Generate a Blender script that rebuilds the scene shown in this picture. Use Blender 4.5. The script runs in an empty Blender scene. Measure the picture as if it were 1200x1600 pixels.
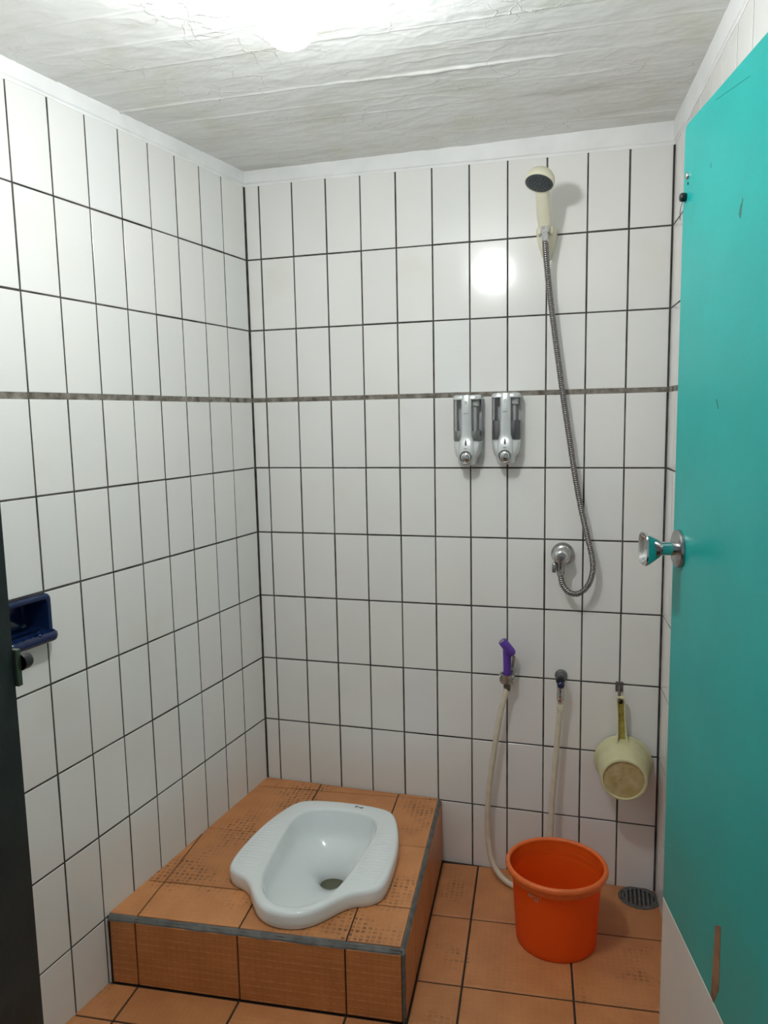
import bpy, bmesh, math, random
import numpy as np
from mathutils import Vector, Matrix, noise
PI = math.pi
rnd = random.Random(7)
S = bpy.context.scene
C = S.collection

# ------------------------------------------------------------------ camera
def setup_camera():
    yaw, pitch, roll = -0.2834, -0.1261, -0.0195
    cy, sy, cp, sp = math.cos(yaw), math.sin(yaw), math.cos(pitch), math.sin(pitch)
    f = Vector((sy * cp, cy * cp, sp))
    r = Vector((cy, -sy, 0))
    u = r.cross(f)
    cr, sr = math.cos(roll), math.sin(roll)
    r2 = r * cr + u * sr
    u2 = -r * sr + u * cr
    cam = bpy.data.cameras.new('camera')
    cam.lens = 1183.34 / 1600 * 36
    cam.sensor_width = 36
    cam.clip_start = 0.01
    o = bpy.data.objects.new('camera', cam)
    C.objects.link(o)
    o.matrix_world = Matrix(((r2.x, u2.x, -f.x, 1.018), (r2.y, u2.y, -f.y, -2.1045), (r2.z, u2.z, -f.z, 1.3374), (0, 0, 0, 1)))
    S.camera = o
setup_camera()

# ------------------------------------------------------------------ world, lights, exposure
w = bpy.data.worlds.new('corridor_air')
w.use_nodes = True
w.node_tree.nodes['Background'].inputs[0].default_value = (0.9, 0.95, 1.0, 1)
w.node_tree.nodes['Background'].inputs[1].default_value = 0.30
S.world = w
BULB = Vector((0.578, -1.03, 1.905))
BULB_STRENGTH = 208.0
S.view_settings.view_transform = 'Standard'
S.view_settings.look = 'None'
S.view_settings.gamma = 1
S.view_settings.use_curve_mapping = False
S.view_settings.exposure = 0.0

# ------------------------------------------------------------------ materials
def new_mat(name):
    m = bpy.data.materials.new(name)
    m.use_nodes = True
    nt = m.node_tree
    return m, nt, nt.nodes, nt.links, nt.nodes['Principled BSDF']

def mat(name, col, rough=0.5, metal=0.0, var=0.0, nscale=20.0, bump=0.0, bscale=60.0, col2=None, spec=0.5, sss=0.0, coat=0.0):
    m, nt, N, L, P = new_mat(name)
    P.inputs['Base Color'].default_value = (*col, 1)
    P.inputs['Roughness'].default_value = rough
    P.inputs['Metallic'].default_value = metal
    P.inputs['Specular IOR Level'].default_value = spec
    P.inputs['Coat Weight'].default_value = coat
    if sss:
        P.inputs['Subsurface Weight'].default_value = sss
        P.inputs['Subsurface Radius'].default_value = (0.01, 0.004, 0.002)
    tc = N.new('ShaderNodeTexCoord')
    if var or col2:
        n = N.new('ShaderNodeTexNoise')
        n.inputs['Scale'].default_value = nscale
        n.inputs['Detail'].default_value = 5
        L.new(tc.outputs['Object'], n.inputs['Vector'])
        rmp = N.new('ShaderNodeValToRGB')
        c2 = col2 or tuple(min(1, c * (1 + var)) for c in col)
        c1 = col if col2 else tuple(c * (1 - var) for c in col)
        rmp.color_ramp.elements[0].position = 0.35
        rmp.color_ramp.elements[1].position = 0.65
        rmp.color_ramp.elements[0].color = (*c1, 1)
        rmp.color_ramp.elements[1].color = (*c2, 1)
        L.new(n.outputs['Fac'], rmp.inputs['Fac'])
        L.new(rmp.outputs['Color'], P.inputs['Base Color'])
    if bump:
        n2 = N.new('ShaderNodeTexNoise')
        n2.inputs['Scale'].default_value = bscale
        n2.inputs['Detail'].default_value = 4
        L.new(tc.outputs['Object'], n2.inputs['Vector'])
        b = N.new('ShaderNodeBump')
        b.inputs['Strength'].default_value = bump
        b.inputs['Distance'].default_value = 0.002
        L.new(n2.outputs['Fac'], b.inputs['Height'])
        L.new(b.outputs['Normal'], P.inputs['Normal'])
    return m

def mat_wall_tile():
    m, nt, N, L, P = new_mat('white_wall_tile')
    oi = N.new('ShaderNodeObjectInfo')
    r = N.new('ShaderNodeValToRGB')
    el = r.color_ramp.elements
    el[0].position, el[0].color = 0.0, (0.805, 0.80, 0.775, 1)
    el[1].position, el[1].color = 1.0, (0.808, 0.813, 0.806, 1)
    for p, c in ((0.45, (0.82, 0.815, 0.79, 1)), (0.9, (0.835, 0.828, 0.795, 1)), (0.95, (0.812, 0.814, 0.80, 1))):
        e = el.new(p)
        e.color = c
    L.new(oi.outputs['Random'], r.inputs['Fac'])
    tc = N.new('ShaderNodeTexCoord')
    geo = N.new('ShaderNodeNewGeometry')
    n = N.new('ShaderNodeTexNoise')
    n.inputs['Scale'].default_value = 5
    n.inputs['Detail'].default_value = 4
    L.new(geo.outputs['Position'], n.inputs['Vector'])
    rr = N.new('ShaderNodeValToRGB')
    rr.color_ramp.elements[0].position = 0.58
    rr.color_ramp.elements[1].position = 0.8
    rr.color_ramp.elements[0].color = (0, 0, 0, 1)
    rr.color_ramp.elements[1].color = (0.35, 0.35, 0.35, 1)
    L.new(n.outputs['Fac'], rr.inputs['Fac'])
    mx = N.new('ShaderNodeMix')
    mx.data_type = 'RGBA'
    L.new(rr.outputs['Color'], mx.inputs['Factor'])
    L.new(r.outputs['Color'], mx.inputs[6])
    mx.inputs[7].default_value = (0.74, 0.71, 0.61, 1)
    L.new(mx.outputs[2], P.inputs['Base Color'])
    P.inputs['Roughness'].default_value = 0.13
    n2 = N.new('ShaderNodeTexNoise')
    n2.inputs['Scale'].default_value = 9
    L.new(geo.outputs['Position'], n2.inputs['Vector'])
    b = N.new('ShaderNodeBump')
    b.inputs['Strength'].default_value = 0.12
    b.inputs['Distance'].default_value = 0.004
    L.new(n2.outputs['Fac'], b.inputs['Height'])
    L.new(b.outputs['Normal'], P.inputs['Normal'])
    return m

def mat_floor_tile(name, dirt_lo, dirt_hi, vertical=False, base=(0.56, 0.235, 0.088)):
    """terracotta tile with a fine embossed grid; worn dirt sits in the pits in patches"""
    m, nt, N, L, P = new_mat(name)
    tc = N.new('ShaderNodeTexCoord')
    sep = N.new('ShaderNodeSeparateXYZ')
    L.new(tc.outputs['Object'], sep.inputs[0])
    def math_(op, a, b=None, c=None):
        n = N.new('ShaderNodeMath')
        n.operation = op
        for i, v in enumerate((a, b, c)):
            if v is None:
                continue
            if hasattr(v, 'default_value'):
                L.new(v, n.inputs[i])
            else:
                n.inputs[i].default_value = v
        return n.outputs[0]
    p = 0.0135
    def cell(a):
        f = math_('FRACT', math_('DIVIDE', a, p))
        d = math_('ABSOLUTE', math_('SUBTRACT', f, 0.5))
        mr = N.new('ShaderNodeMapRange')
        mr.interpolation_type = 'SMOOTHSTEP'
        mr.inputs[1].default_value = 0.27
        mr.inputs[2].default_value = 0.38
        mr.inputs[3].default_value = 1.0
        mr.inputs[4].default_value = 0.0
        L.new(d, mr.inputs[0])
        return mr.outputs[0]
    def line(a, pp):
        f = math_('FRACT', math_('DIVIDE', a, pp))
        d = math_('ABSOLUTE', math_('SUBTRACT', f, 0.5))
        mr = N.new('ShaderNodeMapRange')
        mr.interpolation_type = 'SMOOTHSTEP'
        mr.inputs[1].default_value = 0.36
        mr.inputs[2].default_value = 0.48
        L.new(d, mr.inputs[0])
        return mr.outputs[0]
    ax = sep.outputs['X']
    ay = sep.outputs['Z'] if vertical else sep.outputs['Y']
    pits = math_('MULTIPLY', cell(ax), cell(ay))
    oi = N.new('ShaderNodeObjectInfo')
    n = N.new('ShaderNodeTexNoise')
    n.inputs['Scale'].default_value = 6.5
    n.inputs['Detail'].default_value = 3
    vm = N.new('ShaderNodeVectorMath')
    L.new(tc.outputs['Object'], vm.inputs[0])
    vm.inputs[1].default_value = (3.1, 1.7, 0.0)
    L.new(vm.outputs[0], n.inputs['Vector'])
    mr = N.new('ShaderNodeMapRange')
    mr.inputs[1].default_value = dirt_lo
    mr.inputs[2].default_value = dirt_hi
    L.new(n.outputs['Fac'], mr.inputs[0])
    nf = N.new('ShaderNodeTexNoise')
    nf.inputs['Scale'].default_value = 70
    L.new(tc.outputs['Object'], nf.inputs['Vector'])
    mrf = N.new('ShaderNodeMapRange')
    mrf.inputs[1].default_value = 0.35
    mrf.inputs[2].default_value = 0.6
    L.new(nf.outputs['Fac'], mrf.inputs[0])
    fac = math_('MULTIPLY', math_('MULTIPLY', pits, mr.outputs[0]), mrf.outputs[0])
    # base colour variation
    nb = N.new('ShaderNodeTexNoise')
    nb.inputs['Scale'].default_value = 14
    nb.inputs['Detail'].default_value = 6
    L.new(tc.outputs['Object'], nb.inputs['Vector'])
    rb = N.new('ShaderNodeValToRGB')
    rb.color_ramp.elements[0].position = 0.3
    rb.color_ramp.elements[1].position = 0.7
    rb.color_ramp.elements[0].color = (base[0] * 0.9, base[1] * 0.86, base[2] * 0.84, 1)
    rb.color_ramp.elements[1].color = (base[0] * 1.08, base[1] * 1.1, base[2] * 1.12, 1)
    L.new(nb.outputs['Fac'], rb.inputs['Fac'])
    hv = N.new('ShaderNodeHueSaturation')
    mv = N.new('ShaderNodeMapRange')
    mv.inputs[3].default_value = 0.92
    mv.inputs[4].default_value = 1.06
    L.new(oi.outputs['Random'], mv.inputs[0])
    L.new(mv.outputs[0], hv.inputs['Value'])
    L.new(rb.outputs['Color'], hv.inputs['Color'])
    mx = N.new('ShaderNodeMix')
    mx.data_type = 'RGBA'
    L.new(math_('MULTIPLY', fac, 0.8), mx.inputs['Factor'])
    L.new(hv.outputs['Color'], mx.inputs[6])
    mx.inputs[7].default_value = (0.13, 0.055, 0.02, 1)
    lines = line(ay, 0.0172 if vertical else 0.0135)
    mx2 = N.new('ShaderNodeMix')
    mx2.data_type = 'RGBA'
    L.new(math_('MULTIPLY', math_('MULTIPLY', lines, mrf.outputs[0]), 0.6 if vertical else 0.12), mx2.inputs['Factor'])
    L.new(mx.outputs[2], mx2.inputs[6])
    mx2.inputs[7].default_value = (0.66, 0.36, 0.19, 1) if vertical else (0.32, 0.15, 0.07, 1)
    L.new(mx2.outputs[2], P.inputs['Base Color'])
    P.inputs['Roughness'].default_value = 0.42
    b = N.new('ShaderNodeBump')
    b.inputs['Strength'].default_value = 0.35
    b.inputs['Distance'].default_value = 0.0012
    h = math_('ADD', math_('MULTIPLY', pits, -1.0), math_('MULTIPLY', nf.outputs['Fac'], 0.8))
    L.new(h, b.inputs['Height'])
    L.new(b.outputs['Normal'], P.inputs['Normal'])
    return m

def mat_ceiling():
    m, nt, N, L, P = new_mat('raw_painted_concrete')
    tc = N.new('ShaderNodeTexCoord')
    mp = N.new('ShaderNodeMapping')
    mp.inputs['Scale'].default_value = (1.0, 3.2, 1.0)
    L.new(tc.outputs['Object'], mp.inputs[0])
    n = N.new('ShaderNodeTexNoise')
    n.inputs['Scale'].default_value = 3.2
    n.inputs['Detail'].default_value = 8
    n.inputs['Roughness'].default_value = 0.62
    L.new(mp.outputs[0], n.inputs['Vector'])
    r = N.new('ShaderNodeValToRGB')
    el = r.color_ramp.elements
    el[0].position, el[0].color = 0.3, (0.70, 0.705, 0.66, 1)
    el[1].position, el[1].color = 0.72, (0.90, 0.905, 0.895, 1)
    e = el.new(0.5)
    e.color = (0.84, 0.845, 0.825, 1)
    L.new(n.outputs['Fac'], r.inputs['Fac'])
    n3 = N.new('ShaderNodeTexNoise')
    n3.inputs['Scale'].default_value = 5
    n3.inputs['Detail'].default_value = 6
    L.new(tc.outputs['Object'], n3.inputs['Vector'])
    r3 = N.new('ShaderNodeValToRGB')
    r3.color_ramp.elements[0].position = 0.54
    r3.color_ramp.elements[0].color = (0, 0, 0, 1)
    r3.color_ramp.elements[1].position = 0.78
    r3.color_ramp.elements[1].color = (0.5, 0.5, 0.5, 1)
    L.new(n3.outputs['Fac'], r3.inputs['Fac'])
    mx = N.new('ShaderNodeMix')
    mx.data_type = 'RGBA'
    L.new(r3.outputs['Color'], mx.inputs['Factor'])
    L.new(r.outputs['Color'], mx.inputs[6])
    mx.inputs[7].default_value = (0.66, 0.67, 0.49, 1)
    L.new(mx.outputs[2], P.inputs['Base Color'])
    P.inputs['Roughness'].default_value = 0.62
    P.inputs['Specular IOR Level'].default_value = 0.35
    n2 = N.new('ShaderNodeTexNoise')
    n2.inputs['Scale'].default_value = 45
    n2.inputs['Detail'].default_value = 6
    L.new(tc.outputs['Object'], n2.inputs['Vector'])
    # crackled skin: thin broken veins
    vo = N.new('ShaderNodeTexVoronoi')
    vo.feature = 'DISTANCE_TO_EDGE'
    vo.inputs['Scale'].default_value = 15
    nd = N.new('ShaderNodeTexNoise')
    nd.inputs['Scale'].default_value = 14
    nd.inputs['Detail'].default_value = 5
    L.new(tc.outputs['Object'], nd.inputs['Vector'])
    vm = N.new('ShaderNodeVectorMath')
    vm.operation = 'MULTIPLY_ADD'
    L.new(nd.outputs['Color'], vm.inputs[0])
    vm.inputs[1].default_value = (0.10, 0.10, 0.0)
    L.new(tc.outputs['Object'], vm.inputs[2])
    L.new(vm.outputs[0], vo.inputs['Vector'])
    mv = N.new('ShaderNodeMapRange')
    mv.inputs[1].default_value = 0.0
    mv.inputs[2].default_value = 0.035
    mv.inputs[3].default_value = 1.0
    mv.inputs[4].default_value = 0.0
    L.new(vo.outputs['Distance'], mv.inputs[0])
    nm = N.new('ShaderNodeTexNoise')
    nm.inputs['Scale'].default_value = 4.5
    nm.inputs['Detail'].default_value = 4
    L.new(tc.outputs['Object'], nm.inputs['Vector'])
    mm = N.new('ShaderNodeMapRange')
    mm.inputs[1].default_value = 0.5
    mm.inputs[2].default_value = 0.62
    L.new(nm.outputs['Fac'], mm.inputs[0])
    mu = N.new('ShaderNodeMath')
    mu.operation = 'MULTIPLY'
    L.new(mv.outputs[0], mu.inputs[0])
    L.new(mm.outputs[0], mu.inputs[1])
    ad = N.new('ShaderNodeMath')
    ad.operation = 'ADD'
    L.new(mu.outputs[0], ad.inputs[0])
    L.new(n2.outputs['Fac'], ad.inputs[1])
    b = N.new('ShaderNodeBump')
    b.inputs['Strength'].default_value = 0.5
    b.inputs['Distance'].default_value = 0.0025
    L.new(ad.outputs[0], b.inputs['Height'])
    L.new(b.outputs['Normal'], P.inputs['Normal'])
    return m

def mat_smoky(name, col, gl=0.12):
    m, nt, N, L, P = new_mat(name)
    N.remove(P)
    tr = N.new('ShaderNodeBsdfTransparent')
    tr.inputs[0].default_value = (*col, 1)
    g = N.new('ShaderNodeBsdfGlossy')
    g.inputs['Roughness'].default_value = 0.12
    fr = N.new('ShaderNodeFresnel')
    fr.inputs[0].default_value = 1.49
    mx = N.new('ShaderNodeMixShader')
    L.new(fr.outputs[0], mx.inputs[0])
    L.new(tr.outputs[0], mx.inputs[1])
    L.new(g.outputs[0], mx.inputs[2])
    L.new(mx.outputs[0], N['Material Output'].inputs[0])
    return m

def mat_translucent(name, col, fac, rough):
    m, nt, N, L, P = new_mat(name)
    P.inputs['Base Color'].default_value = (*col, 1)
    P.inputs['Roughness'].default_value = rough
    tl = N.new('ShaderNodeBsdfTranslucent')
    tl.inputs[0].default_value = (*col, 1)
    mx = N.new('ShaderNodeMixShader')
    mx.inputs[0].default_value = fac
    L.new(P.outputs[0], mx.inputs[1])
    L.new(tl.outputs[0], mx.inputs[2])
    L.new(mx.outputs[0], N['Material Output'].inputs[0])
    return m

def mat_emit(name, col, s):
    m, nt, N, L, P = new_mat(name)
    P.inputs['Base Color'].default_value = (0.9, 0.9, 0.9, 1)
    P.inputs['Emission Color'].default_value = (*col, 1)
    P.inputs['Emission Strength'].default_value = s
    return m

M = {}
M['tile'] = mat_wall_tile()
M['grout'] = mat('dark_mouldy_grout', (0.028, 0.025, 0.022), 0.9, nscale=22, col2=(0.10, 0.09, 0.08), bump=0.4)
M['wide_grout'] = mat('brown_grey_grout', (0.10, 0.085, 0.065), 0.9, nscale=38, col2=(0.30, 0.275, 0.24), bump=0.5)
M['floor_grout'] = mat('dark_brown_grout', (0.03, 0.018, 0.012), 0.9, nscale=30, col2=(0.055, 0.035, 0.022), bump=0.3)
M['edge_cement'] = mat('grey_edge_cement', (0.10, 0.10, 0.095), 0.8, nscale=45, col2=(0.17, 0.165, 0.155), bump=0.6)
M['floor_tile'] = mat_floor_tile('terracotta_floor_tile', 0.62, 0.74)
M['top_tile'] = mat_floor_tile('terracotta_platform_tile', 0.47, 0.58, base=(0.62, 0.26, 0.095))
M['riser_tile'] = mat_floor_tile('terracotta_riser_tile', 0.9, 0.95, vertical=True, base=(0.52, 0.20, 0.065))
M['ceiling'] = mat_ceiling()
M['paint'] = mat('white_wall_paint', (0.84, 0.845, 0.84), 0.5, var=0.05, nscale=9, bump=0.3, bscale=30)
M['front_paint'] = mat('cream_wall_paint', (0.62, 0.60, 0.55), 0.6, var=0.05)
M['jamb'] = mat('charcoal_frame_paint', (0.022, 0.024, 0.024), 0.45, var=0.25, nscale=14, bump=0.25)
M['door_green'] = mat('turquoise_laminate', (0.007, 0.345, 0.318), 0.32, var=0.05, nscale=7, bump=0.10, bscale=45, spec=0.28)
M['edge_glint'] = mat('pale_green_edge_highlight', (0.30, 0.55, 0.40), 0.5)  # pale tone paints the highlight on the door's free edge
M['kick'] = mat('white_laminate', (0.64, 0.61, 0.56), 0.45, var=0.04, nscale=5)
M['wood'] = mat('bare_brown_board', (0.25, 0.12, 0.06), 0.8, var=0.3, nscale=25)
M['scratch'] = mat('dark_scratch', (0.02, 0.16, 0.13), 0.8, col2=(0.12, 0.10, 0.08), nscale=150)
M['crease'] = mat('turquoise_crease', (0.006, 0.25, 0.22), 0.5)
M['chrome'] = mat('polished_chrome', (0.62, 0.62, 0.63), 0.10, 1.0)
M['dull_chrome'] = mat('worn_chrome', (0.42, 0.41, 0.41), 0.26, 1.0, var=0.15, nscale=60)
M['hose_metal'] = mat('grey_steel_hose', (0.24, 0.23, 0.225), 0.33, 1.0)
M['cream'] = mat('aged_cream_plastic', (0.74, 0.71, 0.55), 0.30, var=0.03)
M['slate'] = mat('slate_grey_rubber', (0.055, 0.068, 0.078), 0.5, var=0.15, nscale=200)
M['black'] = mat('black_plastic', (0.012, 0.012, 0.014), 0.4)
M['blue_black'] = mat('dark_blue_plastic', (0.01, 0.018, 0.06), 0.3)
M['silver'] = mat('silver_plastic', (0.62, 0.645, 0.645), 0.26, 0.35, var=0.02)
M['silver_dark'] = mat('grey_print', (0.10, 0.11, 0.12), 0.5)
M['smoky'] = mat_smoky('smoky_clear_plastic', (0.93, 0.93, 0.945))
M['liquid_pale'] = mat('pale_grey_soap', (0.60, 0.60, 0.575), 0.35)
M['liquid_dark'] = mat('dark_grey_soap', (0.30, 0.30, 0.31), 0.35)
M['purple'] = mat('purple_plastic', (0.115, 0.045, 0.36), 0.38, var=0.08)
M['brown_grey'] = mat('worn_brown_plastic', (0.14, 0.115, 0.10), 0.6, var=0.3, nscale=90)
M['white_hose'] = mat('yellowed_white_hose', (0.66, 0.60, 0.47), 0.4, var=0.06, nscale=40)
M['dipper'] = mat('pale_yellow_plastic', (0.66, 0.63, 0.37), 0.38, var=0.06, nscale=25, sss=0.0)
M['dipper_channel'] = mat('stained_yellow_plastic', (0.42, 0.34, 0.07), 0.5, var=0.3, nscale=60)
M['dipper_base'] = mat('stained_dipper_base', (0.45, 0.34, 0.14), 0.5, nscale=42, col2=(0.60, 0.50, 0.27), bump=0.5, bscale=70)
M['orange'] = mat_translucent('orange_plastic', (1.0, 0.20, 0.020), 0.52, 0.34)
M['orange_rim'] = mat('scuffed_orange_plastic', (0.84, 0.17, 0.035), 0.42, var=0.08, nscale=30)
M['faded'] = mat('faded_print', (0.55, 0.32, 0.22), 0.6, var=0.3, nscale=150)
M['ceramic'] = mat('white_ceramic', (0.88, 0.92, 0.92), 0.07, coat=0.3)
M['ceramic_mark'] = mat('grey_blue_print', (0.10, 0.13, 0.15), 0.4)
M['water'] = mat('murky_water', (0.10, 0.095, 0.05), 0.05)
M['blue_ceramic'] = mat('navy_blue_ceramic', (0.006, 0.018, 0.068), 0.08, var=0.1)
M['iron'] = mat('dark_cast_metal', (0.15, 0.15, 0.145), 0.45, 0.4, var=0.25, nscale=60)
M['hook'] = mat('tarnished_hook_metal', (0.16, 0.14, 0.13), 0.5, 0.5, var=0.3, nscale=120)
M['keeper'] = mat('green_tinted_metal', (0.10, 0.12, 0.08), 0.4, 0.5, var=0.2)
M['bulb'] = mat_emit('lit_bulb_glass', (0.965, 0.99, 1.0), BULB_STRENGTH)
M['lamp_white'] = mat('white_lamp_plastic', (0.8, 0.8, 0.78), 0.4)

# ------------------------------------------------------------------ helpers
def link(name, me, material=None, parent=None, mw=None, smooth=False):
    if smooth is True:
        for p in me.polygons:
            p.use_smooth = True
    if material is not None and not me.materials:
        me.materials.append(material)
    o = bpy.data.objects.new(name, me)
    C.objects.link(o)
    if parent is not None:
        o.parent = parent
        o.matrix_parent_inverse = Matrix.Identity(4)
    if mw is not None:
        o.matrix_local = mw
    return o

def tag(o, label=None, cat=None, group=None, kind=None):
    if label: o['label'] = label
    if cat: o['category'] = cat
    if group: o['group'] = group
    if kind: o['kind'] = kind
    return o

def empty(name, mw, label, cat, group=None):
    o = bpy.data.objects.new(name, None)
    o.empty_display_size = 0.05
    C.objects.link(o)
    o.matrix_world = mw
    return tag(o, label, cat, group)

def T(x, y, z): return Matrix.Translation((x, y, z))
def RX(a): return Matrix.Rotation(a, 4, 'X')
def RY(a): return Matrix.Rotation(a, 4, 'Y')
def RZ(a): return Matrix.Rotation(a, 4, 'Z')

def basis(o, u, v, n):
    return Matrix(((u[0], v[0], n[0], o[0]), (u[1], v[1], n[1], o[1]), (u[2], v[2], n[2], o[2]), (0, 0, 0, 1)))

class MB:
    def __init__(s): s.bm = bmesh.new()
    def geo(s, vs, fs):
        bv = [s.bm.verts.new(v) for v in vs]
        for f in fs:
            try: s.bm.faces.new([bv[i] for i in f])
            except ValueError: pass
        return s
    def box(s, x0, x1, y0, y1, z0, z1, bev=0.0, seg=1, mtx=None):
        b = bmesh.new()
        bmesh.ops.create_cube(b, size=1)
        for v in b.verts:
            v.co = Vector((x0 + (v.co.x + .5) * (x1 - x0), y0 + (v.co.y + .5) * (y1 - y0), z0 + (v.co.z + .5) * (z1 - z0)))
        if bev:
            bmesh.ops.bevel(b, geom=list(b.edges), offset=bev, segments=seg, affect='EDGES', profile=0.5)
        if mtx is not None: bmesh.ops.transform(b, matrix=mtx, verts=b.verts)
        s.join(b)
        return s
    def join(s, b):
        me = bpy.data.meshes.new('tmp')
        b.to_mesh(me); b.free()
        s.bm.from_mesh(me)
        bpy.data.meshes.remove(me)
    def rings(s, rings, closed=True, cap0=True, cap1=True):
        """loft of rings, each a list of points of equal count"""
        bv = [[s.bm.verts.new(p) for p in r] for r in rings]
        n = len(rings[0])
        for a, b in zip(bv[:-1], bv[1:]):
            for i in range(n if closed else n - 1):
                j = (i + 1) % n
                s.bm.faces.new((a[i], a[j], b[j], b[i]))
        if cap0: s.bm.faces.new(list(reversed(bv[0])))
        if cap1: s.bm.faces.new(bv[-1])
        return s
    def lathe(s, prof, n=32, mtx=None, cap0=False, cap1=False, sq=None):
        mtx = mtx or Matrix.Identity(4)
        R = []
        for k, (r, z) in enumerate(prof):
            ring = []
            for i in range(n):
                a = 2 * PI * i / n
                c, sn = math.cos(a), math.sin(a)
                q = 1.0
                if sq: 
                    e = sq[k]
                    q = (abs(c) ** e + abs(sn) ** e) ** (-1 / e)
                ring.append(mtx @ Vector((r * c * q, r * sn * q, z)))
            R.append(ring)
        return s.rings(R, True, cap0, cap1)
    def tube(s, pts, rad, n=10, cap=True):
        pts = [Vector(p) for p in pts]
        R = []
        up = None
        for i, p in enumerate(pts):
            t = (pts[min(i + 1, len(pts) - 1)] - pts[max(i - 1, 0)]).normalized()
            if up is None:
                up = t.orthogonal().normalized()
            up = (up - t * up.dot(t)).normalized()
            b = t.cross(up)
            r = rad[i] if hasattr(rad, '__len__') else rad
            R.append([p + (up * math.cos(2 * PI * k / n) + b * math.sin(2 * PI * k / n)) * r for k in range(n)])
        return s.rings(R, True, cap, cap)
    def out(s, name, material=None, parent=None, mw=None, smooth=False, autosmooth=None):
        bmesh.ops.recalc_face_normals(s.bm, faces=s.bm.faces)
        if autosmooth is not None:
            for f in s.bm.faces: f.smooth = True
            lim = math.radians(autosmooth)
            for e in s.bm.edges:
                if len(e.link_faces) == 2:
                    e.smooth = e.calc_face_angle(0) < lim
        me = bpy.data.meshes.new(name)
        s.bm.to_mesh(me); s.bm.free()
        return link(name, me, material, parent, mw, smooth)

def spline(pts, step):
    """Catmull-Rom through pts, resampled at an even step"""
    P = [Vector(p) for p in pts]
    P = [P[0] * 2 - P[1]] + P + [P[-1] * 2 - P[-2]]
    out = []
    for i in range(1, len(P) - 2):
        p0, p1, p2, p3 = P[i - 1:i + 3]
        for k in range(24):
            t = k / 24
            out.append(0.5 * ((2 * p1) + (p2 - p0) * t + (2 * p0 - 5 * p1 + 4 * p2 - p3) * t * t + (3 * p1 - p0 - 3 * p2 + p3) * t ** 3))
    out.append(P[-2])
    res = [out[0]]
    acc = 0
    for a, b in zip(out[:-1], out[1:]):
        d = (b - a).length
        while acc + d >= step:
            t = (step - acc) / d
            a = a.lerp(b, t)
            res.append(a)
            d = (b - a).length
            acc = 0
        acc += d
    res.append(out[-1])
    return res

# 2D polygons
def clip(poly, px, py, nx, ny):
    """keep the side where (p - (px,py)).(nx,ny) >= 0"""
    out = []
    for i, a in enumerate(poly):
        b = poly[(i + 1) % len(poly)]
        da = (a[0] - px) * nx + (a[1] - py) * ny
        db = (b[0] - px) * nx + (b[1] - py) * ny
        if da >= 0: out.append(a)
        if (da >= 0) != (db >= 0):
            t = da / (da - db)
            out.append((a[0] + (b[0] - a[0]) * t, a[1] + (b[1] - a[1]) * t))
    return out
def area(p): return 0.5 * sum(a[0] * b[1] - b[0] * a[1] for a, b in zip(p, p[1:] + p[:1]))
def clean(p, eps=0.0008):
    q = []
    for a in p:
        if not q or math.hypot(a[0] - q[-1][0], a[1] - q[-1][1]) > eps: q.append(a)
    if len(q) > 1 and math.hypot(q[0][0] - q[-1][0], q[0][1] - q[-1][1]) < eps: q.pop()
    return q
def inset(p, d):
    n = len(p)
    out = []
    for i in range(n):
        a, b, c = p[i - 1], p[i], p[(i + 1) % n]
        u = Vector((b[0] - a[0], b[1] - a[1])).normalized()
        v = Vector((c[0] - b[0], c[1] - b[1])).normalized()
        nu, nv = Vector((-u.y, u.x)), Vector((-v.y, v.x))
        den = 1 + nu.dot(nv)
        m = (nu + nv) / max(den, 0.25)
        out.append((b[0] + m.x * d, b[1] + m.y * d))
    return out
def slab_bm(poly, thick, bev, zf=lambda x, y: 0.0, r=None):
    """tile: convex CCW polygon, top at zf, a bevelled arris"""
    b = bmesh.new()
    p2 = inset(poly, bev)
    A = [b.verts.new((x, y, zf(x, y) - thick)) for x, y in poly]
    B = [b.verts.new((x, y, zf(x, y) - bev * 0.8)) for x, y in poly]
    D = [b.verts.new((x, y, zf(x, y))) for x, y in p2]
    n = len(poly)
    for i in range(n):
        j = (i + 1) % n
        b.faces.new((A[i], A[j], B[j], B[i]))
        b.faces.new((B[i], B[j], D[j], D[i]))
    b.faces.new(D)
    return b
def bm_mesh(b, name, material):
    me = bpy.data.meshes.new(name)
    b.to_mesh(me); b.free()
    me.materials.append(material)
    return me

# ------------------------------------------------------------------ room layout (metres; back wall is y=0, camera looks along +y)
AL = 0.1055                                   # the left wall opens outwards
LU = Vector((-math.sin(AL), -math.cos(AL), 0))  # along the left wall towards the door
LN = Vector((math.cos(AL), -math.sin(AL), 0))
RDIR = Vector((0.0835, -1, 0)).normalized()
RNOR = Vector((-1, -0.0835, 0)).normalized()
XR = 1.176
TH = math.radians(4.9)                        # floor grid is turned a little
FR = (0.6256, -0.6657)                        # front right corner of the platform
E1 = Vector((math.cos(TH), math.sin(TH), 0))
E2 = Vector((-math.sin(TH), math.cos(TH), 0))
GRID = basis((FR[0], FR[1], 0), E1, E2, (0, 0, 1))
ZT = 0.197
SLOPE = 0.04
def zfloor(x, y): return -SLOPE * y
def to_local(x, y):
    d = Vector((x - FR[0], y - FR[1], 0))
    return (d.dot(E1), d.dot(E2))
def to_world(a, b):
    p = Vector((FR[0], FR[1], 0)) + E1 * a + E2 * b
    return p.x, p.y
ROOM = [(-0.003, -0.003), (LU.x * 1.56, -1.55), (1.31, -1.55), (XR, -0.003)]
YF = -1.47                                    # inner face of the front wall

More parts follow.
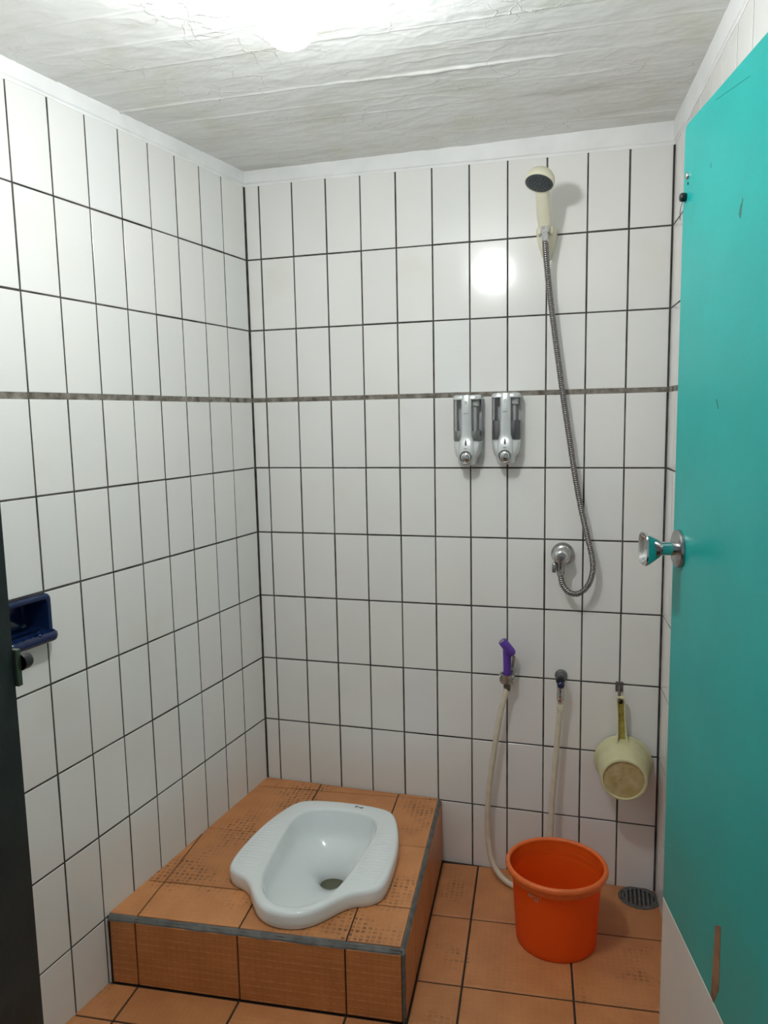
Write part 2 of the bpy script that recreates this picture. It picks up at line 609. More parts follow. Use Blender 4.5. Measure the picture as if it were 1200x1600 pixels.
ZR = [2.0155, 1.7993, 1.596, 1.3913, 1.1885, 0.9913, 0.7927, 0.5931, 0.3925, 0.1902, -0.012]
GAP = 0.0042
WIDE = 0.0135
_cache = {}
def tile_mesh(wd, ht):
    key = (round(wd, 3), round(ht, 3))
    if key not in _cache:
        a, b = wd / 2, ht / 2
        _cache[key] = bm_mesh(slab_bm([(-a, -b), (a, -b), (a, b), (-a, b)], 0.006, 0.0008), 'wall_tile', M['tile'])
    return _cache[key]

def tile_wall(wall, org, U, N, joints, skip, tilt=0.0016):
    V = Vector((0, 0, 1))
    for c in range(len(joints) - 1):
        for r in range(10):
            u0, u1 = joints[c] + GAP / 2, joints[c + 1] - GAP / 2
            z1 = ZR[r] - (WIDE / 2 if r == 3 else GAP / 2)
            z0 = ZR[r + 1] + (WIDE / 2 if r == 2 else GAP / 2)
            if r == 0: z1 = ZR[0]
            if skip(u0, u1, z0, z1): continue
            jit = 0.0004
            cu, cz = (u0 + u1) / 2 + rnd.uniform(-jit, jit), (z0 + z1) / 2 + rnd.uniform(-jit, jit)
            o = org + U * cu + V * cz + N * rnd.uniform(-0.00015, 0.00015)
            # local frame: x along the wall, y up, z out of the wall
            X = U if U.cross(V).dot(N) > 0 else -U
            mw = basis(o, X, V, N) @ RX(rnd.gauss(0, tilt)) @ RY(rnd.gauss(0, tilt))
            link('tile', tile_mesh(u1 - u0, z1 - z0), None, wall, mw)

def build_back_wall():
    b = MB().box(-0.30, 1.55, 0.0016, 0.10, -0.10, 2.16)
    wl = tag(b.out('wall_back', M['grout']), kind='structure')
    j = [0.001] + [0.0454 + 0.1025 * k for k in range(11)] + [XR - 0.002]
    tile_wall(wl, Vector((0, 0, 0)), Vector((1, 0, 0)), Vector((0, -1, 0)), j, lambda u0, u1, z0, z1: z1 < ZT and u1 < 0.55)
    MB().box(0, XR, 0.0006, 0.004, ZR[3] - WIDE / 2, ZR[3] + WIDE / 2).out('wide_joint', M['wide_grout'], wl)
    return wl
build_back_wall()

SD_L0, SD_L1, SD_Z0, SD_Z1 = 0.825, 0.965, 0.893, 0.9885      # soap dish niche
def build_left_wall():
    b = MB()
    m = basis((0, 0, 0), LU, (0, 0, 1), LN)
    n0, n1 = -0.10, -0.0010
    i = 0.012
    for (u0, u1, z0, z1) in ((-0.1, SD_L0 + i, -0.1, 2.16), (SD_L1 - i, 1.60, -0.1, 2.16), (SD_L0 + i, SD_L1 - i, -0.1, SD_Z0 + i), (SD_L0 + i, SD_L1 - i, SD_Z1 - i, 2.16)):
        b.box(u0, u1, z0, z1, n0, n1, mtx=m)
    b.box(SD_L0, SD_L1, SD_Z0, SD_Z1, -0.12, -0.10, mtx=m)
    wl = tag(b.out('wall_left', M['grout']), kind='structure')
    j = [0.004] + [0.0148 + 0.1025 * k for k in range(1, 15)]
    def skip(u0, u1, z0, z1):
        if z1 < ZT - 0.02 and u1 < 0.66: return True
        return u0 < SD_L1 and u1 > SD_L0 + 0.012 and z0 < SD_Z1 and z1 > SD_Z0
    tile_wall(wl, Vector((0, 0, 0)), LU, LN, j, skip)
    # cut pieces round the soap dish
    V = Vector((0, 0, 1))
    for u0, u1, z0, z1 in ((0.8366, 0.9357, 0.7945, 0.8875), (0.9393, 1.0382, 0.7945, 0.8875), (0.969, 1.0382, 0.8905, 0.9895)):
        link('tile', tile_mesh(u1 - u0, z1 - z0), None, wl, basis(LU * ((u0 + u1) / 2) + V * ((z0 + z1) / 2), -LU, V, LN))
    MB().box(0, 1.49, ZR[3] - WIDE / 2, ZR[3] + WIDE / 2, -0.004, -0.0006, mtx=m).out('wide_joint', M['wide_grout'], wl)
build_left_wall()

def build_right_wall():
    b = MB()
    m = basis((XR, 0, 0), RDIR, (0, 0, 1), RNOR)
    b.box(-0.02, 1.15, -0.1, 2.16, -0.09, -0.0009, mtx=m)
    b.box(1.15, 1.50, -0.1, 2.16, -0.17, -0.083, mtx=m)
    wl = tag(b.out('wall_right', M['grout']), kind='structure')
    j = [0.003] + [0.0935 + 0.1015 * k for k in range(11)]
    tile_wall(wl, Vector((XR, 0, 0)), RDIR, RNOR, j, lambda u0, u1, z0, z1: (z1 < 1.30 and u0 > 0.72))
    MB().box(0, 1.12, ZR[3] - WIDE / 2, ZR[3] + WIDE / 2, -0.004, -0.0006, mtx=m).out('wide_joint', M['wide_grout'], wl)
build_right_wall()

def zceil(x, y): return 2.047 + 0.024 * min(0, y) * max(0, 1 - x / 1.2)

def build_front_wall():
    b = MB()
    b.box(-0.32, 0.365, YF - 0.09, YF, -0.1, 2.10)
    b.box(0.365, 1.45, YF - 0.09, YF, 1.86, 2.10)
    tag(b.out('wall_front', M['front_paint']), kind='structure')
    # dark door frame: left post, head, right post
    fr = MB()
    fr.box(0.365, 0.4256, YF - 0.10, YF, -0.05, 1.80, 0.004)
    fr.box(0.365, 1.40, YF - 0.10, YF, 1.80, 1.86, 0.004)
    fr.box(1.335, 1.40, YF - 0.10, YF, -0.05, 1.80, 0.004)
    f = tag(fr.out('trim_4', M['jamb']), kind='structure')
    k = MB().box(0.4180, 0.4290, YF - 0.003, YF + 0.0035, 1.061, 1.101, 0.001, 2)
    kp = k.out('strike_plate', M['keeper'], f)
    kp['label'] = 'small greenish metal catch on the dark door frame'
    MB().lathe([(0.0092, 0.0), (0.0092, 0.010), (0.0078, 0.0125), (0.0, 0.013)], 20, T(0.4262, YF + 0.003, 1.0855) @ RX(-PI / 2)).out('bolt_end', M['black'], kp, autosmooth=40)
build_front_wall()

def build_ceiling():
    """raw board-marked concrete: sagging board faces, flash ridges at the board joints, chips"""
    x0, x1, y0, y1 = -0.22, 1.42, -1.56, 0.03
    nx, ny = 280, 520
    rr = random.Random(3)
    al = 0.062
    ridges = [0.06, 0.145 - 0.0, 0.24, 0.335, 0.415, 0.515, 0.61, 0.70, 0.80, 0.90, 1.0, 1.12, 1.23, 1.34, 1.45, 1.6, 1.75]
    amp = [0.1, 0.7, 0.2, 0.35, 0.5, 1.0, 0.5, 0.4, 0.9, 0.5, 0.6, 0.8, 0.5, 0.7, 0.5, 0.5, 0.5]
    off = [rr.uniform(-0.0007, 0.0007) for _ in ridges]
    vs, fs = [], []
    for j in range(ny + 1):
        y = y0 + (y1 - y0) * j / ny
        for i in range(nx + 1):
            x = x0 + (x1 - x0) * i / nx
            s = -(y - al * x) + 0.004 * noise.noise((x * 4, y * 2, 0))
            k = 0
            while k < len(ridges) - 1 and ridges[k + 1] < s: k += 1
            h = off[k] if s >= ridges[0] else 0
            d = 0.0
            for q in (k, min(k + 1, len(ridges) - 1)):
                e = (s - ridges[q]) / 0.0026
                br = max(0.0, 0.55 + 1.1 * noise.noise((x * 3.1, q * 7.3, 1.0)))
                d = max(d, amp[q] * br * 0.0036 * math.exp(-e * e))
            rough = 0.0011 * noise.fractal((x * 18, y * 30, 2.0), 0.9, 2.2, 5)
            vein = abs(noise.noise((x * 11 + 5, y * 17, 4.0)))
            veins = 0.0022 * math.exp(-(vein / 0.05) ** 2) * max(0, noise.noise((x * 2.5, y * 3, 9.0)) + 0.15)
            z = zceil(x, y) - h - d - rough - veins
            vs.append((x, y, z))
    W = nx + 1
    for j in range(ny):
        for i in range(nx):
            a = j * W + i
            fs.append((a, a + W, a + W + 1, a + 1))
    n = len(vs)
    vs += [(x0, y0, 2.2), (x1, y0, 2.2), (x1, y1, 2.2), (x0, y1, 2.2)]
    fs.append((n, n + 1, n + 2, n + 3))
    me = bpy.data.meshes.new('ceiling')
    me.from_pydata(vs, [], fs)
    o = link('ceiling', me, M['ceiling'], smooth=True)
    tag(o, kind='structure')
build_ceiling()

def build_bands():
    """painted white band between the tiles and the ceiling, on each wall"""
    def band(name, org, U, N, length, zlo):
        b = MB()
        R = []
        for k in range(25):
            u = length * k / 24
            p = org + U * u
            top = zceil(p.x, p.y) + 0.012
            lo = zlo(u) + 0.0012 * noise.noise((u * 9, 3.3, zlo(0)))
            th = 0.004 + 0.0012 * noise.noise((u * 5, 1.3, 0))
            lip = 0.006 + 0.003 * noise.noise((u * 14, 7.7, 0))
            R.append([p - N * 0.004 + Vector((0, 0, lo - lip)), p + N * 0.0008 + Vector((0, 0, lo - lip)), p + N * 0.0012 + Vector((0, 0, lo)), p + N * (th * 0.6) + Vector((0, 0, lo + 0.0008)), p + N * th + Vector((0, 0, lo + 0.003)), p + N * th + Vector((0, 0, top)), p - N * 0.004 + Vector((0, 0, top))])
        b.rings(R)
        tag(b.out(name, M['paint']), kind='structure')
    band('trim_1', Vector((0, 0, 0)), Vector((1, 0, 0)), Vector((0, -1, 0)), XR, lambda u: 2.012 - 0.012 * u)
    band('trim_2', Vector((0, 0, 0)), LU, LN, 1.49, lambda u: 2.012 - 0.022 * u)
    band('trim_3', Vector((XR, 0, 0)), RDIR, RNOR, 1.14, lambda u: 1.998)
build_bands()

# ------------------------------------------------------------------ floor
DR = (1.1325, -0.0475)                        # floor drain
def build_floor():
    b = MB()
    vs = [(-0.3, 0.05), (-0.3, -3.2), (2.2, -3.2), (2.2, 0.05)]
    top = [(x, y, zfloor(x, y) - 0.003) for x, y in vs]
    bot = [(x, y, -0.12) for x, y in vs]
    b.geo(top + bot, [(0, 1, 2, 3), (7, 6, 5, 4)] + [(i, i + 4, (i + 1) % 4 + 4, (i + 1) % 4) for i in range(4)])
    fl = tag(b.out('floor', M['floor_grout']), kind='structure')
    cols = [-0.886, -0.633, -0.3835, -0.1335, 0.109, 0.361, 0.614, 0.866]
    rows = [-0.86, -0.61, -0.36, -0.108, 0.1385, 0.393, 0.6525, 0.90]
    room = [to_local(*p) for p in ROOM]
    zl = lambda a, c: zfloor(*to_world(a, c))
    for i in range(len(cols) - 1):
        for j in range(len(rows) - 1):
            g = 0.0025
            p = [(cols[i] + g, rows[j] + g), (cols[i + 1] - g, rows[j] + g), (cols[i + 1] - g, rows[j + 1] - g), (cols[i] + g, rows[j + 1] - g)]
            for k in range(4):
                a, c = room[k], room[(k + 1) % 4]
                nx, ny = -(c[1] - a[1]), (c[0] - a[0])
                p = clip(p, a[0], a[1], nx, ny)
                if not p: break
            if not p: continue
            # keep clear of the platform
            cx = sum(q[0] for q in p) / len(p); cy = sum(q[1] for q in p) / len(p)
            if max(q[1] for q in p) > 0.001:
                if max(q[0] for q in p) < 0.012: 
                    p = clip(p, 0, -0.003, 0, -1)
                elif min(q[1] for q in p) > -0.02 or cols[i + 1] > 0.05 and cols[i] < 0:
                    if cols[i] < 0 and min(q[1] for q in p) < -0.02:
                        # tile passing under the front right corner: keep the right strip and the front strip as cut tiles
                        p2 = clip(clip(p, 0, -0.003, 0, -1), 0, 0, -1, 0)
                        p = clip(p, 0.004, 0, 1, 0)
                        if len(p2) > 2 and area(p2) > 0.0005:
                            link('floor_tile', bm_mesh(slab_bm(clean(p2), 0.005, 0.001, zl), 'floor_tile', M['floor_tile']), None, fl, GRID.copy())
                    else:
                        p = clip(p, 0.004, 0, 1, 0)
            p = clean(p)
            if len(p) < 3 or area(p) < 0.0006: continue
            bm = slab_bm(p, 0.005, 0.0012, zl)
            dl = to_local(*DR)
            if min(q[0] for q in p) < dl[0] < max(q[0] for q in p) and min(q[1] for q in p) < dl[1] < max(q[1] for q in p) + 0.03:
                # round cut-out for the drain
                R = 0.055
                seg = 16
                for k in range(seg):
                    a = 2 * PI * k / seg
                    co = Vector((dl[0] + R * math.cos(a), dl[1] + R * math.sin(a), 0))
                    bmesh.ops.bisect_plane(bm, geom=bm.verts[:] + bm.edges[:] + bm.faces[:], plane_co=co, plane_no=Vector((math.cos(a), math.sin(a), 0)), dist=1e-6)
                kill = [f for f in bm.faces if (Vector((f.calc_center_median().x, f.calc_center_median().y)) - Vector(dl)).length < R * 0.985]
                bmesh.ops.delete(bm, geom=kill, context='FACES')
            link('floor_tile', bm_mesh(bm, 'floor_tile', M['floor_tile']), None, fl, GRID.copy())
build_floor()

# ------------------------------------------------------------------ platform
PAN_TH = math.radians(1.5)
PAN_C = (0.333, -0.4145)
PAN = T(PAN_C[0], PAN_C[1], ZT) @ RZ(PAN_TH)
def build_platform():
    root = empty('toilet_platform', GRID, 'raised step tiled in terracotta with grey cement edges carrying the squat toilet', 'platform')
    room = [to_local(*p) for p in ROOM]
    pl = [(-0.80, 0.004), (-0.004, 0.004), (-0.004, 0.75), (-0.80, 0.75)]
    def room_clip(p, back=0.0, lft=0.0):
        for k in (0, 3):
            a, c = room[k], room[(k + 1) % 4]
            n = Vector((-(c[1] - a[1]), (c[0] - a[0]))).normalized()
            p = clip(p, a[0] + n.x * 0.001, a[1] + n.y * 0.001, n.x, n.y)
        return p
    # bowl opening in platform coordinates
    pc = to_local(*PAN_C)
    half = [(0, -0.214), (0.050, -0.196), (0.085, -0.155), (0.106, -0.07), (0.118, 0.07), (0.118, 0.13), (0.090, 0.188), (0, 0.208)]
    loop = half + [(-x, y) for x, y in reversed(half[1:-1])]
    hole = [to_local(*(PAN @ Vector((x, y, 0)))[:2]) for x, y in loop]
    hx0, hx1, hy0, hy1 = min(q[0] for q in hole), max(q[0] for q in hole), min(q[1] for q in hole), max(q[1] for q in hole)
    def punch(b):
        """cut the bowl opening (a convex polygon) out of a slab's top"""
        E_ = [(Vector((*p, 0)), Vector((q[1] - p[1], p[0] - q[0], 0)).normalized()) for p, q in zip(hole, hole[1:] + hole[:1])]
        for co, no in E_:
            bmesh.ops.bisect_plane(b, geom=b.verts[:] + b.edges[:] + b.faces[:], plane_co=co, plane_no=no, dist=1e-6)
        kill = []
        for f in b.faces:
            c = f.calc_center_median()
            c.z = 0
            if all((c - co).dot(no) < 0 for co, no in E_) and f.normal.z > -0.5: kill.append(f)
        bmesh.ops.delete(b, geom=kill, context='FACES')
    # mortar core
    core = clean(room_clip([(-0.80, 0.006), (-0.006, 0.006), (-0.006, 0.75), (-0.80, 0.75)]))
    b = slab_bm(core, 0.20, 0.0005, lambda x, y: ZT - 0.0035)
    b.normal_update()
    punch(b)
    link('mortar_core', bm_mesh(b, 'mortar_core', M['floor_grout']), None, root)
    cols = [-0.882, -0.632, -0.382, -0.1325, -0.009]
    rows = [0.013, 0.146, 0.4005, 0.655, 0.90]
    g = 0.0018
    for i in range(4):
        for j in range(4):
            p = [(cols[i] + g, rows[j] + g), (cols[i + 1] - g, rows[j] + g), (cols[i + 1] - g, rows[j + 1] - g), (cols[i] + g, rows[j + 1] - g)]
            p = clean(room_clip(p))
            if len(p) < 3 or area(p) < 0.0003: continue
            tl = rnd.uniform(-0.0007, 0.0007)
            b = slab_bm(p, 0.006, 0.001, lambda x, y: ZT + tl)
            b.normal_update()
            if max(q[0] for q in p) > hx0 and min(q[0] for q in p) < hx1 and max(q[1] for q in p) > hy0 and min(q[1] for q in p) < hy1: punch(b)
            link('tile', bm_mesh(b, 'top_tile', M['top_tile']), None, root)
    # front riser tiles: a frame with x along the front, y up, z out
    zb = lambda a, c: zfloor(*to_world(a, c))
    xs = [-0.695, -0.632, -0.382, -0.1325, -0.006]
    for i in range(4):
        x0, x1 = xs[i] + (g if i else 0), xs[i + 1] - g
        b = MB()
        z0a, z0b = zb(x0, 0) + 0.003, zb(x1, 0) + 0.003
        y0, y1, bv = 0.0, 0.006, 0.001
        z1 = ZT - 0.0105
        A = [(x0, y1, z0a), (x1, y1, z0b), (x1, y1, z1), (x0, y1, z1)]
        B = [(x0, y0 + bv, z0a), (x1, y0 + bv, z0b), (x1, y0 + bv, z1), (x0, y0 + bv, z1)]
        D = [(x0 + bv, y0, z0a + bv), (x1 - bv, y0, z0b + bv), (x1 - bv, y0, z1 - bv), (x0 + bv, y0, z1 - bv)]
        b.geo(A + B + D, [(k, (k + 1) % 4, (k + 1) % 4 + 4, k + 4) for k in range(4)] + [(k + 4, (k + 1) % 4 + 4, (k + 1) % 4 + 8, k + 8) for k in range(4)] + [(8, 9, 10, 11)])
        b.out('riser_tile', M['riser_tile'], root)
    ys = [0.009, 0.146, 0.4005, 0.655, 0.672]
    for i in range(4):
        y0, y1 = ys[i] + g, ys[i + 1] - g
        if y1 - y0 < 0.004: continue
        x1, x0, bv = 0.0, -0.006, 0.001
        z1 = ZT - 0.0105
        z0a, z0b = zb(0, y0) + 0.003, zb(0, y1) + 0.003
        b = MB()
        A = [(x0, y0, z0a), (x0, y1, z0b), (x0, y1, z1), (x0, y0, z1)]
        B = [(x1 - bv, y0, z0a), (x1 - bv, y1, z0b), (x1 - bv, y1, z1), (x1 - bv, y0, z1)]
        D = [(x1, y0 + bv, z0a + bv), (x1, y1 - bv, z0b + bv), (x1, y1 - bv, z1 - bv), (x1, y0 + bv, z1 - bv)]
        b.geo(A + B + D, [(k, (k + 1) % 4, (k + 1) % 4 + 4, k + 4) for k in range(4)] + [(k + 4, (k + 1) % 4 + 4, (k + 1) % 4 + 8, k + 8) for k in range(4)] + [(8, 9, 10, 11)])
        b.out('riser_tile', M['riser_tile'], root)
    # cement edging: worn strips along the arrises
    def strip(p0, p1, a, c, n):
        R = []
        for k in range(n + 1):
            t = k / n
            p = Vector(p0).lerp(Vector(p1), t)
            q = 1 + 0.25 * noise.noise((t * 23, p0[0] * 9, p0[2] * 5))
            R.append([p, p + Vector(a) * q, p + Vector(a) * (q * 0.9) + Vector(c) * 0.35, p + Vector(a) * 0.35 + Vector(c) * (q * 0.9), p + Vector(c) * q])
        return R
    b = MB().rings(strip((-0.700, 0.0125, ZT - 0.0105), (-0.001, 0.0125, ZT - 0.0105), (0, -0.0118, 0), (0, 0, 0.0098), 40))
    b.out('edge_strip', M['edge_cement'], root)
    b = MB().rings(strip((-0.0105, 0.004, ZT - 0.0105), (-0.0105, 0.663, ZT - 0.0105), (0.0098, 0, 0), (0, 0, 0.0098), 40))
    b.out('edge_strip', M['edge_cement'], root)
    b = MB().rings(strip((-0.0062, 0.0092, 0.026), (-0.0062, 0.0092, ZT - 0.008), (0.0064, 0, 0), (0, -0.0088, 0), 14))
    b.out('edge_strip', M['edge_cement'], root)
build_platform()

# ------------------------------------------------------------------ squat toilet
def build_pan():
    root = empty('squat_toilet', PAN, 'white ceramic squat toilet with ribbed foot rests set on the terracotta step', 'toilet')
    H = 0.042
    outer = [(0, -0.253), (0.035, -0.248), (0.068, -0.228), (0.095, -0.196), (0.118, -0.165), (0.140, -0.146), (0.168, -0.134), (0.187, -0.120), (0.198, -0.100), (0.2025, -0.06), (0.200, 0.01), (0.192, 0.08), (0.176, 0.145), (0.158, 0.195), (0.138, 0.226), (0.108, 0.241), (0.06, 0.249), (0, 0.252)]
    inner = [(0, -0.222), (0.030, -0.217), (0.057, -0.198), (0.079, -0.168), (0.094, -0.128), (0.103, -0.07), (0.109, 0.0), (0.115, 0.07), (0.117, 0.12), (0.108, 0.160), (0.085, 0.187), (0.045, 0.201), (0, 0.205)]
    def full(h): return h + [(-x, y) for x, y in reversed(h[1:-1])]
    def smooth(poly):
        P = [Vector((x, y, 0)) for x, y in poly]
        n = len(P)
        out = []
        for i in range(n):
            p0, p1, p2, p3 = P[i - 1], P[i], P[(i + 1) % n], P[(i + 2) % n]
            for k in range(10):
                t = k / 10
                out.append(0.5 * ((2 * p1) + (p2 - p0) * t + (2 * p0 - 5 * p1 + 4 * p2 - p3) * t * t + (3 * p1 - p0 - 3 * p2 + p3) * t ** 3))
        return out
    NA = 144
    def radial(poly):
        S_ = smooth(full(poly))
        R = []
        for k in range(NA):
            a = 2 * PI * k / NA
            d = Vector((math.cos(a), math.sin(a)))
            best = 0.1
            for i in range(len(S_)):
                p, q = S_[i], S_[(i + 1) % len(S_)]
                e = Vector((q.x - p.x, q.y - p.y))
                den = d.x * e.y - d.y * e.x
                if abs(den) < 1e-12: continue
                t = (p.x * e.y - p.y * e.x) / den
                s = (p.x * d.y - p.y * d.x) / den
                if t > 0 and -1e-6 <= s <= 1 + 1e-6: best = t; break
            R.append(best)
        return R
    ro, ri = radial(outer), radial(inner)
    dirs = [(math.cos(2 * PI * k / NA), math.sin(2 * PI * k / NA)) for k in range(NA)]
    def ring(rs, z): return [Vector((d[0] * r, d[1] * r, z)) for d, r in zip(dirs, rs)]
    R = []
    R.append(ring([r - 0.004 for r in ro], 0.0006))
    R.append(ring([r - 0.001 for r in ro], 0.004))
    R.append(ring([r + 0.0005 for r in ro], 0.016))
    R.append(ring([r for r in ro], H - 0.012))
    for k in range(1, 6):
        a = k / 5 * PI / 2
        R.append(ring([r - 0.011 * (1 - math.cos(a)) for r in ro], H - 0.012 + 0.012 * math.sin(a)))
    R.append(ring([0.5 * (a - 0.011 + b + 0.012) for a, b in zip(ro, ri)], H + 0.0008))
    for k in range(0, 6):
        a = k / 5 * PI / 2
        R.append(ring([r + 0.012 - 0.011 * math.sin(a) for r in ri], H - 0.010 * (1 - math.cos(a))))
    hc, hr = Vector((0, 0.108)), 0.036
    prof = [(0.02, 0.016), (0.045, 0.030), (0.08, 0.043), (0.13, 0.053), (0.2, 0.062), (0.3, 0.070), (0.42, 0.078), (0.55, 0.087), (0.68, 0.099), (0.8, 0.114), (0.9, 0.130), (0.96, 0.142), (1.0, 0.153)]
    for t, dz in prof:
        pts = []
        for d, r in zip(dirs, ri):
            p = Vector((d[0] * (r - 0.001), d[1] * (r - 0.001)))
            v = (p - Vector((0, 0.05)))
            h = hc + Vector((d[0], d[1] * 0.8)) * hr
            q = p.lerp(h, t)
            pts.append(Vector((q.x, q.y, H - 0.010 - dz)))
        R.append(pts)
    R.append([Vector((hc.x + d[0] * hr, hc.y + d[1] * hr * 0.8, H - 0.19)) for d in dirs])
    b = MB().rings(R, True, False, True)
    b.out('pan', M['ceramic'], root, autosmooth=50)
    MB().lathe([(0.0352, 0)], 32).bm.free()
    wv = MB()
    wv.rings([[Vector((hc.x + math.cos(2 * PI * k / 32) * 0.036, hc.y + math.sin(2 * PI * k / 32) * 0.029, z)) for k in range(32)] for z in (H - 0.175, H - 0.166)])
    wv.out('water', M['water'], root, smooth=False)
    # ribbed foot rests
    def edge(poly, y):
        best = 0.1
        for a, c in zip(poly[:-1], poly[1:]):
            if (a[1] - y) * (c[1] - y) <= 0 and a[1] != c[1]:
                best = a[0] + (c[0] - a[0]) * (y - a[1]) / (c[1] - a[1])
        return best
    for s in (1, -1):
        b = MB()
        y = -0.100
        while y < 0.112:
            xa, xb = edge(inner, y) + 0.016, edge(outer, y) - 0.014
            n = 6
            rows_ = []
            for k in range(7):
                a = PI * k / 6
                yy, zz = y + 0.0036 * math.cos(a), H - 0.0006 + 0.0029 * math.sin(a)
                rows_.append([Vector((s * xa, yy, H - 0.001)), Vector((s * (xa + 0.004), yy, zz)), Vector((s * (xb - 0.004), yy, zz)), Vector((s * xb, yy, H - 0.001))])
            b.rings(rows_, False, False, False)
            y += 0.0128
        b.out('foot_grip', M['ceramic'], root, smooth=True)
    # worn maker's mark at the back rim: three small dark strokes
    b = MB()
    z = H + 0.0004
    b.box(0.030, 0.034, 0.224, 0.232, z, z + 0.0006).box(0.0345, 0.039, 0.2265, 0.232, z, z + 0.0006)
    b.box(0.0405, 0.045, 0.224, 0.2275, z, z + 0.0006).box(0.0455, 0.050, 0.222, 0.2275, z, z + 0.0006).box(0.0505, 0.054, 0.222, 0.2295, z, z + 0.0006)
    b.out('printed_mark', M['ceramic_mark'], root)
build_pan()

# ------------------------------------------------------------------ door
DE = Vector((1.1381, -0.6966, 0))
DS = Vector((0.2125, -0.9772, 0)).normalized()   # along the door, free edge to hinge
DN = Vector((-DS.y, DS.x, 0))
DN = DN if DN.x < 0 else -DN                     # towards the room
def build_door():
    m = basis(DE, DS, (0, 0, 1), DN)              # local x along the door, y up, z out of the face
    def panel(poly, z0, z1, bev):
        b = slab_bm(poly, z1 - z0, bev, lambda x, y: z1)
        b.faces.new([v for v in list(b.verts)[:len(poly)]][::-1])
        return b
    W = 0.80
    r = 0.013
    top = 1.802
    corner = [(r - r * math.sin(a), top - r + r * math.cos(a)) for a in [k * PI / 8 for k in range(5)]]
    poly = [(0, 0.433), (W, 0.433), (W, top)] + corner
    bm = panel(poly, -0.034, 0.0, 0.0018)
    d = link('door_1', bm_mesh(bm, 'door_leaf', M['door_green']), None, None, m)
    tag(d, 'turquoise laminate bathroom door standing open against the right wall', None, kind='structure')
    k = panel([(0, 0.055), (W, 0.055), (W, 0.4328), (0, 0.4328)], -0.034, 0.0, 0.0012)
    kp = link('kick_panel', bm_mesh(k, 'kick_panel', M['kick']), None, d)
    kp['label'] = 'plain white lower panel of the door'
    ed = MB().box(-0.0012, 0.0005, 0.434, top - 0.012, -0.033, -0.001).out('edge_highlight_band', M['edge_glint'], d)  # thin strip carrying the painted highlight along the free edge
    # bare board showing where the laminate is gone
    g = panel([(0.2509, 0.436), (0.262, 0.4345), (0.2805, 0.4716), (0.279, 0.574), (0.2575, 0.5605)], -0.002, 0.0006, 0.0004)
    gp = link('bare_patch', bm_mesh(g, 'bare_patch', M['wood']), None, d)
    gp['label'] = 'narrow brown patch of bare board'
    for q in ([(0.2465, 1.596), (0.2500, 1.594), (0.2560, 1.618), (0.2545, 1.620)], [(0.2435, 1.600), (0.2448, 1.599), (0.2500, 1.612), (0.2495, 1.614)], [(0.1835, 1.3520), (0.1920, 1.3380), (0.1945, 1.3385), (0.1860, 1.3530)], [(0.140, 1.7880), (0.2630, 1.7700), (0.2632, 1.7709), (0.1402, 1.7890)], [(0.128, 1.704), (0.1292, 1.704), (0.1290, 1.696), (0.1280, 1.696)]):
        q = q if area(q) > 0 else q[::-1]
        link('scratch', bm_mesh(panel(q, -0.001, 0.0004, 0.0002), 'scratch', M['crease'] if q[0][1] > 1.78 or q[1][1] > 1.78 else M['scratch']), None, d)
    # knob: rose, stem, flared cup
    km = T(0.0371, 1.1018, 0)
    rose = MB().lathe([(0.0, 0.0), (0.0325, 0.0), (0.033, 0.003), (0.0315, 0.0065), (0.026, 0.009), (0.015, 0.0105), (0.0, 0.0105)], 40, km).out('knob_rose', M['dull_chrome'], d, autosmooth=40)
    kn = MB()
    pr = [(0.0118, 0.009), (0.0118, 0.030), (0.0125, 0.033), (0.0155, 0.035), (0.0165, 0.037), (0.021, 0.044), (0.0262, 0.053), (0.0285, 0.058), (0.0290, 0.0605), (0.0280, 0.0622), (0.0262, 0.0615), (0.0235, 0.0560), (0.0180, 0.0500), (0.0090, 0.0475), (0.0, 0.0470)]
    sqs = [2, 2, 2, 2.1, 2.2, 2.6, 3.0, 3.2, 3.2, 3.2, 3.2, 3.0, 2.4, 2, 2]
    kn.lathe(pr, 48, km @ RZ(PI / 4 * 0), False, False, sqs)
    kn = kn.out('door_knob', M['chrome'], d, autosmooth=45)
    kn['label'] = 'chrome cup-shaped door knob'
    MB().lathe([(0.0, 0.0530), (0.0055, 0.0530), (0.006, 0.052), (0.006, 0.046)], 20, km @ T(0.0, -0.008, 0)).out('lock_cylinder', M['dull_chrome'], kn, autosmooth=40)
    # small fittings near the top of the free edge
    b = MB().lathe([(0.0, 0.0045), (0.0035, 0.004), (0.0055, 0.002), (0.006, 0.0)], 16, T(0.0223, 1.7168, 0))
    b.box(0.0205, 0.0240, 1.7168, 1.7235, 0, 0.0025, 0.0008)
    b.out('chrome_catch', M['chrome'], d, autosmooth=40)
    MB().lathe([(0.0, 0.0012), (0.0022, 0.001), (0.0025, 0.0)], 12, T(0.0245, 1.7045, 0)).out('screw', M['black'], d, smooth=True)
    st = MB().lathe([(0.0, 0.010), (0.005, 0.0098), (0.0068, 0.008), (0.0072, 0.004), (0.0066, 0.0)], 20, T(0.0150, 1.6856, 0)).out('rubber_buffer', M['black'], d, autosmooth=50)
    MB().tube(spline([(0.014, 1.680, 0.004), (0.010, 1.672, 0.006), (0.0065, 1.664, 0.006), (0.004, 1.652, 0.005)], 0.003), 0.0005, 6).out('loose_wire', M['black'], st)
    # leaf hinges at the frame side
    for z in (0.45, 1.05, 1.60):
        MB().lathe([(0.006, -0.04), (0.006, 0.04)], 12, T(W + 0.004, z, 0.002) @ RX(PI / 2), True, True).out('hinge', M['dull_chrome'], d, smooth=False)
build_door()

